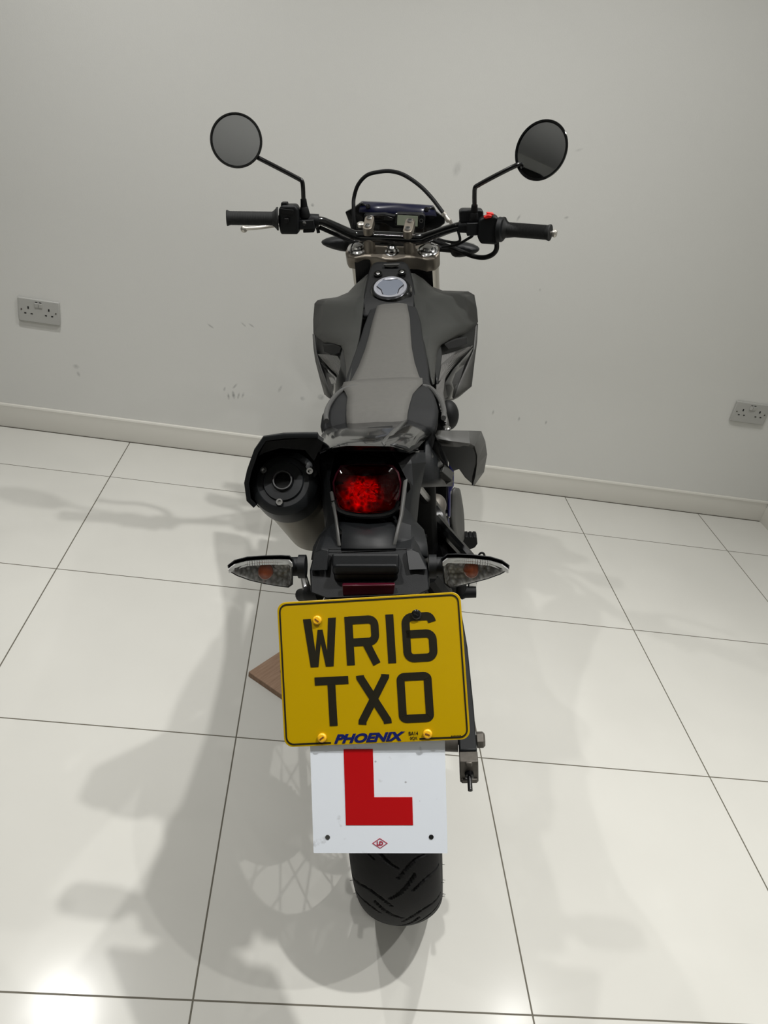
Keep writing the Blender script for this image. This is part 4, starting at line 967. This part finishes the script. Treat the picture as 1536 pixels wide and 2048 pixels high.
# ---------------- exhaust
mc = P(566, 962, -.10); mdir = (P(648, 1085, .24)-mc).normalized()
def ring_along(h, r): return (r, h)
rM = .0465
ex = bobj('exhaust_silencer', G().lathe([(rM*.96, .035), (rM, .045), (rM, .30), (rM*.8, .36), (.022, .40), (.020, .43)], mc, mdir, 48), 'muffler_metal', sharp=40)
nd = -mdir
cp = obj('silencer_end_cap', G().lathe([(.0505, -.052), (.0505, -.020), (.049, -.010), (.044, -.004), (.0385, -.001), (.0375, -.0035), (.030, -.0035), (.0285, .000), (.016, .0005), (.0145, .004), (.0135, .004), (.0125, .0), (.0115, -.03), (0, -.03)], mc, nd, 64), 'end_cap', ex, sharp=22)
obj('outlet_ring', G().lathe([(.0122, .0), (.0140, .0), (.0140, .0055), (.0122, .0055)], mc, nd, 40, close=True), 'engine', ex)
obj('outlet_hole', G().lathe([(0, -.004), (.0115, -.004), (.0115, -.002), (0, -.002)], mc, nd, 30), 'hole', ex)
for (u, v) in ((523, 934.5), (617, 937.5), (566, 1013.5)):
    q = P(u, v, -.10); q = q-nd*((q-mc).dot(nd))+nd*(-.006)
    bs = obj('end_cap_boss', G().lathe([(.0100, -.03), (.0100, .001), (.0085, .002), (0, .002)], q, nd, 20), 'end_cap', ex)
    obj('end_cap_bolt', G().lathe([(.0062, .002), (.0062, .0035), (.0048, .0075), (.0026, .0075), (.0026, .004), (0, .004)], q, nd, 20), 'steel', ex)
# heat shield shell
hsf = [(636, 876), (606, 876), (568, 877), (532, 882), (517, 905), (503, 945), (498, 967), (502, 998), (514, 1009)]
g = G().grid([[P(u, v, -.115) for u, v in hsf], [P(u, v, -.06)+Vector((0, 0, .002)) for u, v in hsf], [P(u, v, -.115)+mdir*(.20 if i_ < 5 else (.14, .09, .05, .03)[i_-5]) for i_, (u, v) in enumerate(hsf)]])
hs = bobj('exhaust_heat_shield', g, 'black_soft', solid=-.007, off=1, bevel=.001)
obj('shield_lip', slab([(606, 876), (636, 877), (646, 884), (642, 900), (636, 905), (628, 922), (610, 900), (560, 896), (530, 905), (517, 912), (532, 883)], -.100, .012), 'black_matte', hs)
obj('shield_bolt', G().lathe([(.0085, 0), (.0085, .004), (.006, .007), (0, .0075)], P(624, 878, -.09), (0, -.1, 1), 20), 'steel', hs)
obj('silencer_bracket', slab([(575, 1050), (600, 1062), (597, 1068), (582, 1063)], .07, .03), 'black_matte', ex)
bobj('exhaust_pipe', G().tube([mc+mdir*.42, Vector((-.10, .45, .55)), Vector((-.11, .62, .40)), Vector((-.09, .80, .24)), Vector((-.02, 1.0, .30)), Vector((0, .98, .52)), Vector((0, .94, .60))], .019, 14, smooth=5), 'muffler_metal')

# ---------------- right side cover
g = G().grid([[P(866, 862, .05), P(900, 862, .06), P(935, 862, .08), P(961, 862, .11), P(969, 882, .14), P(973, 908, .17), P(967, 943, .21), P(947, 971, .26)],
              [P(874, 878, .03), P(905, 882, .04), P(939, 886, .055), P(948, 891, .08), P(954, 909, .11), P(954, 927, .14), P(951, 951, .19), P(946, 970, .25)],
              [P(884, 890, .08), P(908, 892, .085), P(936, 893, .10), P(944, 898, .11), P(949, 912, .14), P(949, 928, .17), P(946, 951, .22), P(945, 969, .26)]])
sc_ = bobj('side_cover', g, 'panel_grey', solid=.003, sharp=15, label='grey right side cover')
obj('side_cover_inner', slab([(874, 878, .045), (939, 887, .07), (949, 893, .09), (954, 911, .12), (953, 928, .15), (950, 950, .20), (946, 969, .27), (930, 955, .24), (918, 938, .22), (907, 942, .21), (900, 932, .19), (889, 905, .12)], 0, .02), 'black_soft', sc_)
obj('side_cover_bolt', G().lathe([(.007, 0), (.007, .003), (.005, .005), (0, .005)], P(893, 859, .08), (0, -.1, 1), 18), 'steel', sc_)
bobj('rear_side_fairing', sheet([[(846, 858, .07), (866, 864, .07)], [(850, 880, .03), (872, 884, .06)], [(850, 905, -.02), (880, 915, .07)], [(849, 930, -.03), (896, 934, .12)], [(842, 962, -.05), (905, 945, .14)], [(840, 974, -.04), (903, 972, .14)]]), 'black_soft', solid=.004)
g = G().tube([P(848, 915, .0), P(858, 912, .02)], .008, 8); bobj('wiring_connector', g, 'panel_grey', bevel=.001)
for (a_, b_, r_) in (((866, 932, .05), (880, 922, .055), .012), ((880, 938, .055), (900, 955, .06), .011), ((892, 965, .06), (903, 958, .06), .007)):
    bobj('wiring_connector', G().tube([P(*a_), P(*b_)], r_, 4), 'panel_grey', bevel=.001)
bobj('frame_side_panel', slab([(899, 930), (908, 940), (908, 972), (902, 985), (901, 1035), (895, 1035), (895, 985)], .46, .03), 'blue_frame', bevel=.003)
bobj('radiator_cover', sheet([[(903, 974, .52), (918, 974, .55), (919, 985, .57)], [(904, 1010, .52), (917, 1010, .55), (925, 1015, .58)], [(902, 1035, .50), (915, 1040, .55), (927, 1045, .58)], [(905, 1060, .50), (918, 1066, .55), (927, 1072, .58)], [(914, 1082, .52), (919, 1084, .55), (926, 1082, .58)]]), 'panel_grey', solid=.006, sub=1)
bobj('carburettor', G().ellip(P(872, 1010, .33), (.022, .03, .022)).ellip(P(878, 1035, .36), (.014, .02, .028)), 'dirty_steel')
bobj('engine_side_shadow_panel', slab([(845, 935), (895, 940), (902, 1000), (898, 1060), (880, 1100), (855, 1110), (845, 1060), (838, 990)], .50, .05), 'black_matte') if False else None
# passenger footrest bracket and levers
bobj('footrest_bracket', G().tube([P(868, 1040, .22), P(893, 1066, .20), P(935, 1112, .15), P(944, 1124, .14)], [.016, .013, .012, .012], 10, smooth=3).tube([P(884, 1056, .22), P(905, 1085, .20), P(925, 1114, .17)], .010, 10, smooth=3), 'black_gloss')
g = G(); n_ = 7; pts = [(924, 1098), (921, 1080)]
for k in range(n_): u = 925+k*4.1; pts += [(u, 1076.5-(0 if k % 2 else 2)), (u+2, 1073.5)]
pts += [(954, 1077), (955, 1088), (950, 1095), (936, 1101)]
bobj('footpeg', slab(pts, .62, .03), 'black_matte', bevel=.001)
fp = bobj('passenger_footpeg', G().tube([P(858, 1150, .10), P(880, 1180, .12), P(892, 1186, .14)], [.02, .02, .014], 10, smooth=3), 'black_matte')
bobj('passenger_peg_mount', G().tube([P(905, 1165, .25), P(905, 1187, .25)], .013, 12), 'black_matte')
fp = bobj('brake_pedal', G().tube([P(920, 1162, .25), P(921, 1184, .25), P(924, 1186, .25), P(930, 1184, .25), P(952, 1184, .25)], [.013, .014, .014, .013, .012], 14), 'black_matte')
obj('peg_hinge', slab([(938, 1163), (954, 1163), (954, 1176), (936, 1178)], .25, .03), 'steel', fp, bevel=.002)
bobj('rear_brake_hose', G().tube([P(955, 1116, .2), P(960, 1107, .2), P(966, 1106, .2), P(969, 1112, .2), P(966, 1120, .2)], .0022, 8, smooth=3), 'black_matte')
bobj('coolant_reservoir', G().ellip(P(896, 830, .50), (.024, .03, .034)), 'black_matte')
g = G().tube([P(845, 1000, .30), P(870, 1040, .28), P(890, 1100, .2), P(905, 1160, .14)], [.022, .024, .02, .016], 10, smooth=3); bobj('rear_frame_tube', g, 'black_paint')
bobj('dark_gap_filler', slab([(850, 872), (880, 874), (896, 925), (896, 1060), (884, 1100), (855, 1110), (846, 1000)], .50, .05), 'black_matte', bevel=.004)  # added dark slab so the open space beside the engine reads as shade
bobj('dark_gap_filler', slab([(858, 745), (874, 758), (886, 800), (892, 868), (868, 868), (868, 800)], .52, .03), 'black_matte', bevel=.004)  # added dark filler behind the bright gap right of the seat
bobj('dark_gap_filler', slab([(718, 640), (738, 636), (732, 690), (716, 700)], .80, .03), 'black_matte', bevel=.004)  # added dark filler behind the gap between left shroud and seat
bobj('battery_box', G().box((.03, .30, .72), (.12, .24, .22)), 'black_matte', bevel=.01)
bobj('rear_inner_fender', G().grid([[(x, y, z-abs(x)*.3) for x in (-.07, -.04, 0, .04, .07)] for (y, z) in ((-.24, .83), (-.15, .80), (-.05, .76), (.05, .735), (.16, .70), (.25, .63), (.31, .52))]), 'black_matte', solid=.004)

# ---------------- left passenger peg bracket and side stand
pg = bobj('passenger_footpeg', G().tube([P(600, 1190, .12), P(614, 1189, .11), P(616, 1188, .11), P(640, 1187, .10)], [.012, .013, .016, .015], 14), 'black_matte')
obj('peg_bracket', G().tube([P(604, 1140, .14), P(612, 1172, .12), P(616, 1183, .11)], [.006, .008, .010], 10, smooth=2), 'steel', pg)
wl = BI@(Vector((.712, .825, .018))-BO)
ss = bobj('side_stand', G().tube([Vector((-.115, .60, .36)), wl+Vector((.004, -.002, .012))], [.013, .011], 12), 'black_paint')
obj('stand_foot', G().lathe([(.026, 0), (.026, .006), (.012, .012), (0, .012)], wl, BI@Vector((0, 0, 1)), 18), 'black_paint', ss)
